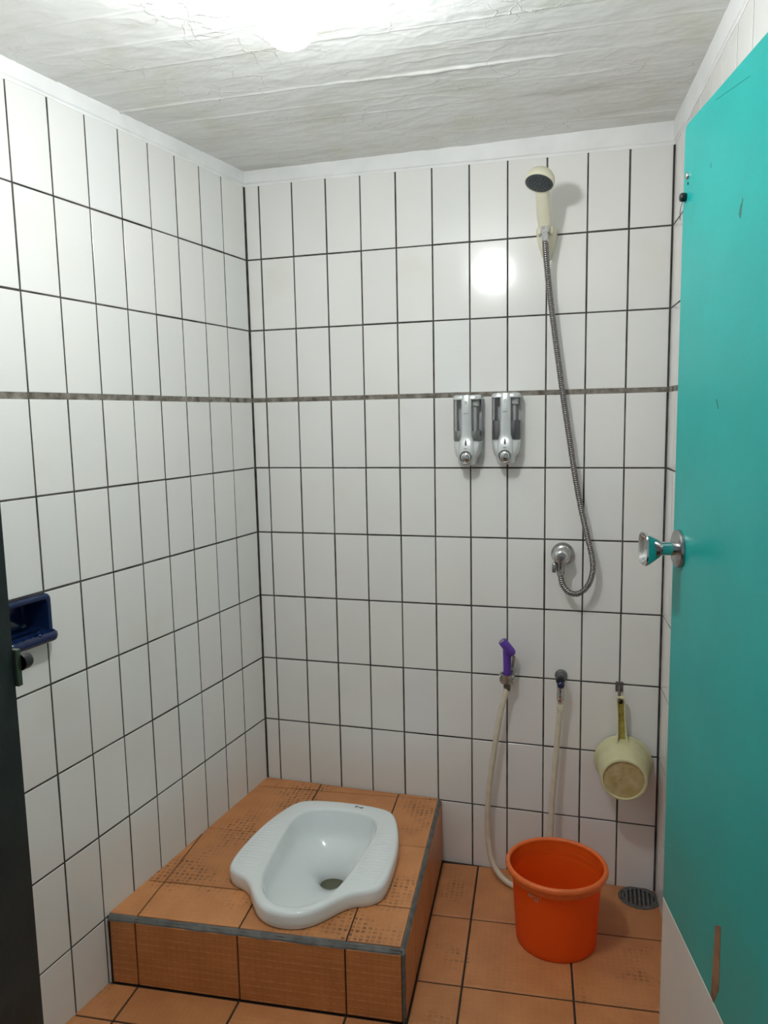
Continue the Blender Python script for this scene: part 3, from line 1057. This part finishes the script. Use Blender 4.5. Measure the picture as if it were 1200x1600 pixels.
# ------------------------------------------------------------------ lamp
def build_bulb():
    root = empty('light_bulb', T(BULB.x, BULB.y, BULB.z), 'lit round white bulb hanging from the concrete ceiling', 'lamp')
    r = 0.045
    pr = [(0.0, -r)]
    A1 = math.radians(44)
    for k in range(1, 17):
        a = -PI / 2 + k / 16 * (PI / 2 + A1)
        pr.append((r * math.cos(a), r * math.sin(a)))
    MB().lathe(pr, 32).out('globe', M['bulb'], root, smooth=True)
    zt = zceil(BULB.x, BULB.y) - BULB.z
    MB().lathe([(r * math.cos(A1), r * math.sin(A1)), (r * math.cos(A1) + 0.0008, r * math.sin(A1) + 0.002), (0.026, 0.042), (0.0180, 0.0560), (0.0190, 0.066), (0.0190, 0.092), (0.0245, 0.094), (0.0245, 0.118), (0.040, 0.122), (0.046, 0.130), (0.047, zt)], 28, None, True, True).out('lamp_holder', M['lamp_white'], root, autosmooth=40)
build_bulb()

# ------------------------------------------------------------------ hand shower, hose, valve
def frame_z(direction, origin):
    z = Vector(direction).normalized()
    x = z.orthogonal().normalized() if abs(z.x) > 0.9 else Vector((1, 0, 0)).cross(z).cross(Vector((0, 0, 1))).normalized()
    x = (Vector((1, 0, 0)) - z * z.x).normalized()
    y = z.cross(x)
    return basis(origin, x, y, z)

def build_shower():
    hx = 0.8655
    # wall bracket
    hold = empty('shower_holder', T(hx, 0, 1.80), 'cream plastic wall bracket gripping the hand shower handle', 'bracket')
    b = MB()
    R = []
    for z, hw, d in ((-0.066, 0.006, 0.012), (-0.055, 0.013, 0.026), (-0.035, 0.020, 0.038), (-0.012, 0.0255, 0.046), (0.006, 0.0275, 0.048), (0.014, 0.0265, 0.045)):
        ring = []
        for k in range(20):
            a = PI * k / 19
            ring.append(Vector((hw * math.cos(a), -0.0005 - d * math.sin(a) ** 0.8, z)))
        R.append(ring)
    b.rings(R)
    b.out('bracket', M['cream'], hold, autosmooth=50)
    for s in (-1, 1):
        MB().box(s * 0.0145 - 0.0045, s * 0.0145 + 0.0045, -0.068, -0.034, -0.012, 0.012, 0.003, 2).out('prong', M['cream'], hold, autosmooth=60)
    # hand shower: handle and head
    p0 = Vector((hx, -0.062, 1.800))
    p1 = Vector((0.8612, -0.122, 1.892))
    hs = empty('hand_shower', T(*p0), 'cream hand shower with a round slate grey spray face up on the back wall', 'shower')
    ax = (p1 - p0)
    L_ = ax.length
    mh = T(*(-p0)) @ frame_z(ax, p0)
    MB().lathe([(0.0, -0.006), (0.0125, -0.006), (0.0135, 0.0), (0.0165, 0.012), (0.0180, 0.03), (0.0182, 0.055), (0.0172, 0.08), (0.0165, 0.10), (0.0165, L_ - 0.012), (0.012, L_ + 0.002), (0.0, L_ + 0.004)], 28, mh).out('handle', M['cream'], hs, autosmooth=50)
    fn = Vector((-0.17, -0.38, -0.915)).normalized()
    hc = Vector((0.8590, -0.158, 1.893))
    mf = T(*(-p0)) @ frame_z(fn, hc)
    MB().lathe([(0.0, -0.026), (0.018, -0.025), (0.028, -0.020), (0.0345, -0.010), (0.0362, -0.002), (0.0365, 0.004), (0.0350, 0.0075), (0.0335, 0.0078), (0.0330, 0.005)], 40, mf).out('head', M['cream'], hs, autosmooth=50)
    fc = MB().lathe([(0.0, 0.0085), (0.020, 0.0085), (0.031, 0.0078), (0.0334, 0.0062)], 40, mf)
    fc = fc.out('spray_face', M['slate'], hs, autosmooth=50)
    nz = MB()
    for rr_, n in ((0.008, 6), (0.016, 12), (0.024, 18)):
        for k in range(n):
            a = 2 * PI * k / n
            nz.lathe([(0.0011, 0.008), (0.0008, 0.0100), (0, 0.0100)], 6, mf @ T(rr_ * math.cos(a), rr_ * math.sin(a), 0))
    o = nz.out('nozzles', M['black'], fc)
    o['kind'] = 'stuff'
    # hose with its upper nut
    pts = [(0.8665, -0.078, 1.772), (0.8675, -0.062, 1.7435), (0.8699, -0.045, 1.7063), (0.8745, -0.035, 1.6593), (0.8846, -0.03, 1.578), (0.8985, -0.028, 1.4788), (0.9127, -0.028, 1.3785), (0.9286, -0.028, 1.2772), (0.9447, -0.028, 1.1752), (0.9607, -0.03, 1.0897), (0.9783, -0.032, 1.0126), (0.9925, -0.036, 0.953), (0.9948, -0.04, 0.9138), (0.9838, -0.045, 0.8777), (0.961, -0.05, 0.855), (0.936, -0.052, 0.8561), (0.919, -0.052, 0.8747), (0.9119, -0.05, 0.9003), (0.9116, -0.048, 0.914)]
    hr = empty('shower_hose', T(*pts[0]), 'flexible ribbed metal hose hanging from the hand shower to the wall valve', 'hose')
    sp = spline(pts, 0.0011)
    rad = []
    for i in range(len(sp)):
        rad.append(0.0082 if i % 5 in (0, 1, 2) else 0.0066)
    inv = T(*(-Vector(pts[0])))
    MB().tube([inv @ p for p in sp], rad, 10).out('tube', M['hose_metal'], hr, smooth=True)
    m2 = inv @ frame_z(Vector((0, -0.35, 1)), Vector((0.8662, -0.076, 1.772)))
    MB().lathe([(0.0085, -0.004), (0.0100, 0.0), (0.0102, 0.022), (0.0088, 0.026), (0.0088, 0.034)], 8, m2, True, True).out('upper_nut', M['chrome'], hr)
    m3 = inv @ frame_z(Vector((0, 0.02, 1)), Vector((0.9116, -0.048, 0.905)))
    MB().lathe([(0.0085, -0.004), (0.0105, 0.0), (0.0105, 0.014), (0.009, 0.017)], 8, m3, True, True).out('lower_nut', M['dull_chrome'], hr)
    # valve
    vx, vz = 0.9145, 0.9530
    v = empty('shower_valve', T(vx, 0, vz), 'round chrome shower valve on the back wall at the lower end of the metal hose', 'valve')
    mv = RX(PI / 2)
    MB().lathe([(0.031, 0.0003), (0.0315, 0.006), (0.029, 0.012), (0.024, 0.017), (0.0185, 0.019), (0.0175, 0.040)], 40, mv, True, True).out('wall_flange', M['dull_chrome'], v, autosmooth=40)
    b = MB()
    b.lathe([(0.0, 0.060), (0.010, 0.0595), (0.019, 0.055), (0.0235, 0.047), (0.0235, 0.036), (0.021, 0.030)], 32, T(-0.002, 0, 0) @ mv)
    b.out('body', M['chrome'], v, autosmooth=45)
    MB().lathe([(0.0, 0.0625), (0.009, 0.0620), (0.0105, 0.0595)], 24, T(0.0, 0.0, 0.003) @ mv).out('cap', M['dull_chrome'], v, autosmooth=45)
    MB().lathe([(0.0105, -0.038), (0.0110, -0.034), (0.0110, -0.020), (0.013, -0.012), (0.014, 0.0)], 24, T(-0.003, -0.047, 0), True, True).out('outlet', M['dull_chrome'], v, autosmooth=40)
    MB().box(-0.0255, -0.0145, -0.058, -0.042, -0.044, -0.016, 0.004, 2).out('lever', M['dull_chrome'], v, autosmooth=60)
build_shower()

# ------------------------------------------------------------------ soap dispensers
def rrect(hw, d, r, n=5, back=0.0):
    """D-shaped section: flat at the wall (y=-back), rounded at the front"""
    pts = [(hw, -back)]
    for k in range(n + 1):
        a = k / n * PI / 2
        pts.append((hw - r + r * math.cos(a), -(d - r + r * math.sin(a))))
    for k in range(n + 1):
        a = PI / 2 + k / n * PI / 2
        pts.append((-hw + r + r * math.cos(a), -(d - r + r * math.sin(a))))
    pts.append((-hw, -back))
    return pts

def build_dispenser(x, zb, level, liquid, label, marked):
    root = empty('soap_dispenser', T(x, -0.0005, zb), label, 'dispenser', 'soap dispensers on the back wall')
    def sec(hw, d, r, z, back=0.0): return [Vector((px, py, z)) for px, py in rrect(hw, d, r, 6, back)]
    # back plate
    MB().box(-0.036, 0.036, -0.006, 0, 0.02, 0.182, 0.002, 2).out('back_plate', M['lamp_white'], root)
    # lid
    MB().rings([sec(0.0375, 0.052, 0.018, 0.1775), sec(0.0395, 0.055, 0.018, 0.1785), sec(0.0395, 0.055, 0.018, 0.1835), sec(0.0375, 0.053, 0.018, 0.1880), sec(0.032, 0.047, 0.016, 0.1905)]).out('lid', M['silver'], root, autosmooth=40)
    # clear container
    b = MB()
    b.rings([sec(0.0375, 0.050, 0.016, 0.064, 0.007), sec(0.0388, 0.052, 0.016, 0.070, 0.007), sec(0.0388, 0.052, 0.016, 0.1775, 0.007)], True, False, False)
    b.out('container', M['smoky'], root, autosmooth=40)
    b = MB()
    b.rings([sec(0.0355, 0.0485, 0.015, 0.066, 0.009), sec(0.0365, 0.0495, 0.015, 0.071, 0.009), sec(0.0365, 0.0495, 0.015, level, 0.009)])
    b.out('liquid', liquid, root, autosmooth=40)
    MB().lathe([(0.006, level - 0.01), (0.006, 0.16), (0.013, 0.161), (0.013, 0.177)], 16, T(0.0195, -0.028, 0), True, True).out('pump_tube', M['liquid_pale'], root, autosmooth=40)
    # lower shell
    shell = MB()
    prof = [(0.000, 0.0195, 0.058), (0.0025, 0.0222, 0.062), (0.010, 0.0232, 0.0645), (0.020, 0.0250, 0.066), (0.0245, 0.0300, 0.0655), (0.032, 0.0335, 0.0645), (0.045, 0.0365, 0.062), (0.058, 0.0380, 0.058), (0.0645, 0.0388, 0.054), (0.0665, 0.0375, 0.051)]
    shell.rings([sec(hw, d, min(0.022, hw * 0.8), z) for z, hw, d in prof])
    shell.out('shell', M['silver'], root, autosmooth=40)
    # centre spine, flaring into the shell
    sp = MB()
    R = []
    for z, hw, d in ((0.030, 0.0220, 0.0690), (0.045, 0.0215, 0.0675), (0.058, 0.0212, 0.0650), (0.066, 0.0200, 0.0630), (0.072, 0.0172, 0.0615), (0.080, 0.0155, 0.0605), (0.092, 0.0148, 0.0600), (0.14, 0.0148, 0.0590), (0.182, 0.0148, 0.0585), (0.1895, 0.0140, 0.0560)):
        R.append(sec(hw, d, 0.0100, z, 0.046))
    sp.rings(R)
    sp = sp.out('spine', M['silver'], root, autosmooth=40)
    # level window
    w_ = MB()
    outl = [(0, 0.0705), (0.0016, 0.066), (0.0024, 0.060), (0.0022, 0.055), (0, 0.0535), (-0.0022, 0.055), (-0.0024, 0.060), (-0.0016, 0.066)]
    w_.rings([[Vector((px, y, z)) for px, z in outl] for y in (-0.055, -0.0672)])
    w_.out('level_window', M['silver_dark'], sp)
    # badge and line of print
    MB().lathe([(0.0026, 0.0), (0.0029, 0.0012), (0.0036, 0.0012), (0.0038, 0.0)], 20, T(0.000, -0.0588, 0.1695) @ RX(PI / 2)).out('badge', M['silver_dark'], sp)
    p = MB()
    for k, wd in enumerate((0.0016, 0.0012, 0.0014, 0.0010, 0.0013, 0.0011)):
        xx = -0.0062 + k * 0.0021
        p.box(xx, xx + wd, -0.0598, -0.0585, 0.1398 if k else 0.1394, 0.1413)
    p.out('print_line', M['silver_dark'], sp)
    q = MB()
    for k in range(4):
        q.box(-0.004 + k * 0.0022, -0.0026 + k * 0.0022, -0.0698, -0.067, 0.0455, 0.0468)
    q.out('print_line', M['silver_dark'], sp)
    # push button with a dark ring
    mb = T(0.000, -0.0640, 0.0228) @ RX(PI / 2)
    MB().lathe([(0.0, 0.002), (0.0165, 0.002), (0.0172, 0.0045), (0.0160, 0.0065), (0.0150, 0.0060), (0.0145, 0.003)], 32, mb).out('button_ring', M['dull_chrome'], root, autosmooth=40)
    MB().lathe([(0.0, 0.0090), (0.008, 0.0086), (0.0128, 0.0068), (0.0142, 0.0048), (0.0144, 0.002)], 32, mb).out('button', M['chrome'], root, autosmooth=60)
build_dispenser(0.6585, 1.1990, 0.0935, M['liquid_pale'], 'left silver soap dispenser with smoky tank, less full, farther from the metal hose', True)
build_dispenser(0.7640, 1.2020, 0.1175, M['liquid_dark'], 'right silver soap dispenser with darker fuller tank, nearer to the metal hose', True)

# ------------------------------------------------------------------ bidet sprayer, hose, angle valve
def build_bidet():
    x = 0.7670
    cl = empty('sprayer_clip', T(x, 0, 0.600), 'grey metal wall clip holding the purple bidet sprayer', 'bracket')
    b = MB().box(-0.014, 0.014, -0.006, -0.0004, -0.020, 0.020, 0.002, 2)
    b.out('wall_plate', M['dull_chrome'], cl, autosmooth=50)
    b = MB()
    R = []
    for k in range(15):
        a = math.radians(-60 + 300 * k / 14) + PI / 2 + math.radians(-120 + 90)
        a = math.radians(125 + (360 - 70) * k / 14)
        c, s_ = math.cos(a), math.sin(a)
        R.append([Vector((0.014 * c, -0.036 + 0.014 * s_, -0.014)), Vector((0.0195 * c, -0.036 + 0.0195 * s_, -0.014)), Vector((0.0200 * c, -0.036 + 0.0200 * s_, 0.012)), Vector((0.0145 * c, -0.036 + 0.0145 * s_, 0.012))])
    b.rings(R)
    b.out('cup', M['dull_chrome'], cl, autosmooth=40)
    for s in (-1, 1):
        MB().box(s * 0.0175 - 0.003, s * 0.0175 + 0.003, -0.048, -0.018, -0.010, 0.010, 0.002, 2).out('tab', M['chrome'], cl, autosmooth=50)
    MB().box(-0.007, 0.007, -0.020, -0.005, -0.010, 0.010, 0.001).out('arm', M['dull_chrome'], cl)
    sy = -0.036
    sp = empty('bidet_sprayer', T(x, sy, 0.590), 'purple hand bidet sprayer standing in its wall clip beside the white hose', 'sprayer')
    MB().lathe([(0.0, -0.006), (0.0090, -0.006), (0.0100, 0.0), (0.0105, 0.02), (0.0110, 0.06), (0.0118, 0.085), (0.0115, 0.10), (0.006, 0.108)], 24, None).out('handle', M['purple'], sp, autosmooth=50)
    a0, a1 = Vector((0.0165, -0.006, 0.0815)), Vector((-0.0115, -0.014, 0.1190))
    mz = frame_z(a1 - a0, a0)
    Lh = (a1 - a0).length
    MB().lathe([(0.0, -0.003), (0.008, -0.002), (0.0118, 0.003), (0.0128, 0.012), (0.0128, Lh * 0.7), (0.0120, Lh), (0.0105, Lh + 0.002), (0.009, Lh + 0.001), (0.0, Lh - 0.001)], 28, mz).out('head', M['purple'], sp, autosmooth=50)
    MB().lathe([(0.0, 0.0012), (0.0085, 0.0010), (0.0088, 0.0)], 20, mz @ T(0, 0, Lh)).out('nozzle_plate', M['dull_chrome'], sp, autosmooth=50)
    MB().box(-0.0035, 0.0035, -0.006, 0.006, -0.022, 0.010, 0.0022, 2, T(0.0185, -0.008, 0.066) @ RY(math.radians(8))).out('trigger', M['brown_grey'], sp, autosmooth=50)
    pts = [(x, sy, 0.575), (0.7635, -0.040, 0.555), (0.7515, -0.045, 0.5057), (0.737, -0.045, 0.4188), (0.7222, -0.045, 0.3115), (0.7128, -0.045, 0.2031), (0.7152, -0.05, 0.1175), (0.7330, -0.068, 0.050), (0.775, -0.090, 0.0165), (0.83, -0.105, 0.0135), (0.872, -0.100, 0.030), (0.887, -0.080, 0.080), (0.8916, -0.06, 0.168), (0.8954, -0.05, 0.2586), (0.9029, -0.045, 0.3706), (0.909, -0.043, 0.4647), (0.9150, -0.043, 0.535)]
    h = empty('bidet_hose', T(*pts[0]), 'white plastic hose looping from the purple sprayer behind the bucket to the angle valve', 'hose')
    inv = T(*(-Vector(pts[0])))
    MB().tube([inv @ p for p in spline(pts, 0.008)], 0.0080, 12).out('tube', M['white_hose'], h, smooth=True)
    MB().lathe([(0.0095, -0.012), (0.0105, -0.008), (0.0105, 0.006), (0.009, 0.009)], 16, inv @ T(0.9146, -0.043, 0.530), True, True).out('ferrule', M['white_hose'], h, autosmooth=40)
    MB().lathe([(0.0088, -0.014), (0.0096, -0.010), (0.0096, 0.004), (0.0086, 0.008)], 16, T(0, 0, 0.002), True, True).out('ferrule', M['brown_grey'], h, autosmooth=40)
    # angle valve
    v = empty('angle_valve', T(0.9135, 0, 0.602), 'small angle valve with a dark blue knob on the wall feeding the white hose', 'valve')
    mv = RX(PI / 2)
    MB().lathe([(0.0175, 0.0003), (0.0170, 0.004), (0.012, 0.007), (0.0095, 0.008), (0.0095, 0.036)], 28, T(0, 0, 0.004) @ mv, True, True).out('wall_flange', M['iron'], v, autosmooth=40)
    MB().lathe([(0.0, 0.058), (0.009, 0.0575), (0.0118, 0.054), (0.0125, 0.046), (0.0125, 0.036)], 24, T(0.0005, 0, 0.006) @ mv).out('body', M['black'], v, autosmooth=40)
    MB().lathe([(0.0, 0.070), (0.006, 0.0695), (0.0095, 0.067), (0.0105, 0.060), (0.0100, 0.054)], 8, T(0.0025, 0, -0.002) @ mv).out('knob', M['blue_black'], v, autosmooth=30)
    MB().lathe([(0.0085, -0.056), (0.0105, -0.050), (0.0105, -0.034), (0.0095, -0.030), (0.0100, -0.012), (0.0110, 0.0)], 20, T(0.001, -0.044, 0), True, True).out('outlet', M['chrome'], v, autosmooth=40)
build_bidet()

# ------------------------------------------------------------------ dipper on its hook
def build_dipper():
    hx = 1.0695
    hk = empty('wall_hook', T(hx, 0, 0.585), 'small tarnished metal hook stuck on the wall above the yellow dipper', 'hook')
    MB().box(-0.0100, 0.0100, -0.004, -0.0004, -0.012, 0.016, 0.0015, 2).out('plate', M['hook'], hk, autosmooth=50)
    MB().tube(spline([(0, -0.003, 0.004), (0, -0.016, 0.000), (0, -0.026, -0.010), (0, -0.030, -0.022), (0, -0.036, -0.026), (0, -0.041, -0.020)], 0.003), 0.0036, 10).out('prong', M['hook'], hk, smooth=True)
    cx, cz = 1.0830, 0.3755
    m = T(cx, -0.007, cz) @ RY(math.radians(-3.0)) @ RX(math.radians(2.0))
    d = empty('water_dipper', m, 'pale yellow plastic water dipper hanging by its handle from the wall hook', 'dipper')
    mv = RX(PI / 2)                               # local z of the lathe points away from the wall
    pr = [(0.0700, 0.0), (0.0765, 0.0), (0.0775, 0.003), (0.0765, 0.006), (0.0725, 0.008), (0.0700, 0.020), (0.0665, 0.050), (0.0625, 0.085), (0.0605, 0.103), (0.0580, 0.108), (0.0535, 0.109), (0.0525, 0.107), (0.0522, 0.103), (0.0, 0.103)]
    MB().lathe(pr, 56, mv).out('bowl', M['dipper'], d, autosmooth=45)
    ins = [(0.0, 0.100), (0.058, 0.100), (0.0645, 0.050), (0.0680, 0.008), (0.0700, 0.0)]
    MB().lathe(ins, 40, mv).out('inner_wall', M['dipper'], d, autosmooth=45)
    bs = MB().lathe([(0.0, 0.1042), (0.0520, 0.1042), (0.0522, 0.1030)], 40, mv).out('base_disc', M['dipper_base'], d, autosmooth=45)
    e = MB()
    rr = random.Random(11)
    for k in range(7):                            # faint moulded relief, worn past reading
        e.box(-0.008, 0.008, -0.0015, 0.0015, 0.1040, 0.1052, 0.0004, 1, mv @ T(rr.uniform(-0.02, 0.02), rr.uniform(-0.022, 0.018), 0) @ RZ(rr.choice((0.2, 0.9, 1.6, -0.6))))
    e.out('moulded_relief', M['dipper_base'], bs)
    # channel handle: U section open to the front
    hd = MB()
    R = []
    L_ = 0.128
    for t in (0, 0.15, 0.4, 0.7, 0.92, 1.0):
        z = 0.066 + L_ * t
        hw = 0.0135 - 0.0035 * math.sin(min(1, t * 1.4) * PI / 2) + (0.001 if t > 0.9 else 0)
        if t == 0: hw = 0.0165
        if t == 1.0: hw = 0.008
        yb, yf, th = -0.010, -0.023 - (0.012 if t == 0 else 0), 0.0028
        R.append([Vector((-hw, yf, z)), Vector((-hw + th, yf, z)), Vector((-hw + th, yb - 0.003, z)), Vector((hw - th, yb - 0.003, z)), Vector((hw - th, yf, z)), Vector((hw, yf, z)), Vector((hw, yb, z)), Vector((-hw, yb, z))])
    hd.rings(R)
    hd.box(-0.0095, 0.0095, -0.0225, -0.0100, 0.066 + L_ - 0.006, 0.066 + L_ + 0.0015, 0.002, 2)
    h = hd.out('handle', M['dipper'], d, autosmooth=40)
    MB().box(-0.0070, 0.0070, -0.0142, -0.0128, 0.062, 0.066 + L_ - 0.016).out('channel_floor', M['dipper_channel'], h)
    MB().rings([[Vector((0.0052 * math.cos(a), y, 0.066 + L_ - 0.015 + 0.007 * math.sin(a))) for a in [2 * PI * k / 16 for k in range(16)]] for y in (-0.0128, -0.0150)]).out('hanging_hole', M['black'], h)
build_dipper()

# ------------------------------------------------------------------ bucket
def build_bucket():
    bx, by = 0.9205, -0.2840
    m = T(bx, by, zfloor(bx, by) + 0.0006) @ RX(-math.atan(SLOPE))
    r = empty('bucket', m, 'empty orange plastic bucket standing on the tiled floor beside the step', 'bucket')
    pr = [(0.0, 0.004), (0.088, 0.004), (0.090, 0.0), (0.0965, 0.0), (0.0985, 0.003), (0.0995, 0.010), (0.1050, 0.09), (0.1085, 0.150), (0.1105, 0.178), (0.1120, 0.190)]
    MB().lathe(pr, 72).out('body', M['orange'], r, autosmooth=45)
    ins = [(0.1120, 0.190), (0.1125, 0.178), (0.1095, 0.172), (0.1060, 0.150), (0.1020, 0.09), (0.0965, 0.012), (0.092, 0.0065), (0.0, 0.0065)]
    ins = [(0.1150, 0.196), (0.1140, 0.176), (0.1112, 0.1725), (0.1078, 0.150), (0.1028, 0.09), (0.0962, 0.012), (0.092, 0.0065), (0.0, 0.0065)]
    MB().lathe(ins, 72).out('inner_wall', M['orange'], r, autosmooth=45)
    rim = [(0.1115, 0.172), (0.1150, 0.171), (0.1170, 0.176), (0.1175, 0.184), (0.1215, 0.185), (0.1255, 0.188), (0.1270, 0.193), (0.1258, 0.1985), (0.1225, 0.2015), (0.1180, 0.2015), (0.1152, 0.199), (0.1150, 0.194)]
    MB().lathe(rim, 72).out('rim', M['orange_rim'], r, autosmooth=50)
    MB().lathe([(0.1140, 0.1760), (0.1112, 0.1752), (0.1100, 0.1735), (0.1102, 0.1715), (0.1115, 0.1705)], 72).out('inner_ledge', M['orange_rim'], r, autosmooth=60)
    # remains of a pale sticker below the rim
    s = MB()
    for a0, a1, z0, z1 in ((236, 240, 0.156, 0.168), (241, 243.5, 0.158, 0.169), (245, 247, 0.150, 0.168), (248.5, 250, 0.148, 0.167), (252, 253, 0.156, 0.166)):
        R = []
        for a in (a0, a1):
            ca, sa = math.cos(math.radians(a)), math.sin(math.radians(a))
            R.append([Vector(((ra) * ca, (ra) * sa, z)) for ra, z in ((0.1070, z0), (0.1090 + (z0 - 0.15) * 0.06, z0), (0.1100 + (z1 - 0.167) * 0.06, z1), (0.1080, z1))])
        s.rings(R)
    s.out('sticker_remains', M['faded'], r)
build_bucket()

# ------------------------------------------------------------------ floor drain
def build_drain():
    m = T(DR[0], DR[1], zfloor(*DR) - 0.0005) @ RX(-math.atan(SLOPE))
    r = empty('floor_drain', m, 'round dark metal floor drain with slotted grate in the corner right of the bucket', 'drain')
    MB().lathe([(0.0535, -0.0022), (0.0535, 0.0012), (0.0520, 0.0020), (0.0480, 0.0018), (0.0470, -0.0005), (0.0470, -0.0020), (0.0, -0.0020)], 48).out('rim', M['iron'], r, autosmooth=40)
    MB().lathe([(0.0465, -0.0015), (0.0, -0.0015)], 40).out('painted_well_shade', M['black'], r)  # flat black disc, painted as the shade below the grate
    R0 = 0.0462
    g = MB()
    g.lathe([(0.0462, -0.001), (0.0462, 0.0016), (0.0405, 0.0016), (0.0405, -0.001)], 48)
    g.out('grate_ring', M['iron'], r, autosmooth=40)
    for k in range(-3, 4):
        x = k * 0.0112
        L_ = math.sqrt(max(0, 0.0415 ** 2 - x * x))
        MB().box(x - 0.0030, x + 0.0030, -L_, L_, -0.0005, 0.0016, 0.0006).out('grate_bar', M['iron'], r)
build_drain()

# ------------------------------------------------------------------ soap dish in the left wall
def build_soap_dish():
    c = (SD_L0 + SD_L1) / 2
    hw, hh = (SD_L1 - SD_L0) / 2, (SD_Z1 - SD_Z0) / 2
    p = LU * c + Vector((0, 0, (SD_Z0 + SD_Z1) / 2))
    m = basis(p, -LU, (0, 0, 1), LN)              # x right as seen from the room, y up, z out
    r = empty('soap_dish', m, 'navy blue glazed ceramic soap dish let into the left wall', 'soap dish')
    def rr(a, b, rad, z, n=6):
        pts = []
        for cx, cy, s in ((a - rad, b - rad, 0), (-a + rad, b - rad, 1), (-a + rad, -b + rad, 2), (a - rad, -b + rad, 3)):
            for k in range(n + 1):
                t = (s + k / n) * PI / 2
                pts.append(Vector((cx + rad * math.cos(t), cy + rad * math.sin(t), z)))
        return pts
    R = [rr(hw, hh, 0.012, -0.0028), rr(hw, hh, 0.012, 0.004), rr(hw - 0.002, hh - 0.002, 0.011, 0.0085), rr(hw - 0.006, hh - 0.006, 0.010, 0.0105), rr(hw - 0.011, hh - 0.011, 0.009, 0.0085), rr(hw - 0.014, hh - 0.014, 0.009, 0.0), rr(hw - 0.016, hh - 0.016, 0.010, -0.045), rr(hw - 0.022, hh - 0.022, 0.008, -0.052)]
    MB().rings(R, True, False, True).out('niche', M['blue_ceramic'], r, autosmooth=45)
    # projecting tray with a raised rolled lip and a drain notch
    t = MB()
    a, d0 = hw - 0.004, 0.036
    def outline(g, nn=10):
        pts = [(a - g, -0.012)]
        for k in range(nn + 1):
            th = k / nn * PI / 2
            pts.append((a - 0.02 - g * 0 + (0.02 - g) * math.cos(th), d0 - 0.02 + (0.02 - g) * math.sin(th)))
        for k in range(nn + 1):
            th = PI / 2 + k / nn * PI / 2
            pts.append((-a + 0.02 + (0.02 - g) * math.cos(th), d0 - 0.02 + (0.02 - g) * math.sin(th)))
        pts.append((-a + g, -0.012))
        return pts
    yb = -hh
    def lay(g, y): return [Vector((px, y, pz)) for px, pz in outline(g)]
    t.rings([lay(0.007, yb + 0.000), lay(0.002, yb + 0.003), lay(0.0, yb + 0.010), lay(0.001, yb + 0.017), lay(0.005, yb + 0.0205), lay(0.009, yb + 0.0185), lay(0.012, yb + 0.012)])
    t.out('tray', M['blue_ceramic'], r, autosmooth=50)
    MB().tube([(0.012, yb + 0.0205, d0 - 0.014), (0.012, yb + 0.0205, d0 - 0.002)], 0.0032, 10).out('drip_notch', M['blue_ceramic'], r, smooth=True)
    for k in (-2, -1, 0, 1, 2):
        MB().tube([(k * 0.016, yb + 0.0125, -0.03), (k * 0.016, yb + 0.0125, d0 - 0.016)], 0.0022, 8).out('rib', M['blue_ceramic'], r, smooth=True)
build_soap_dish()
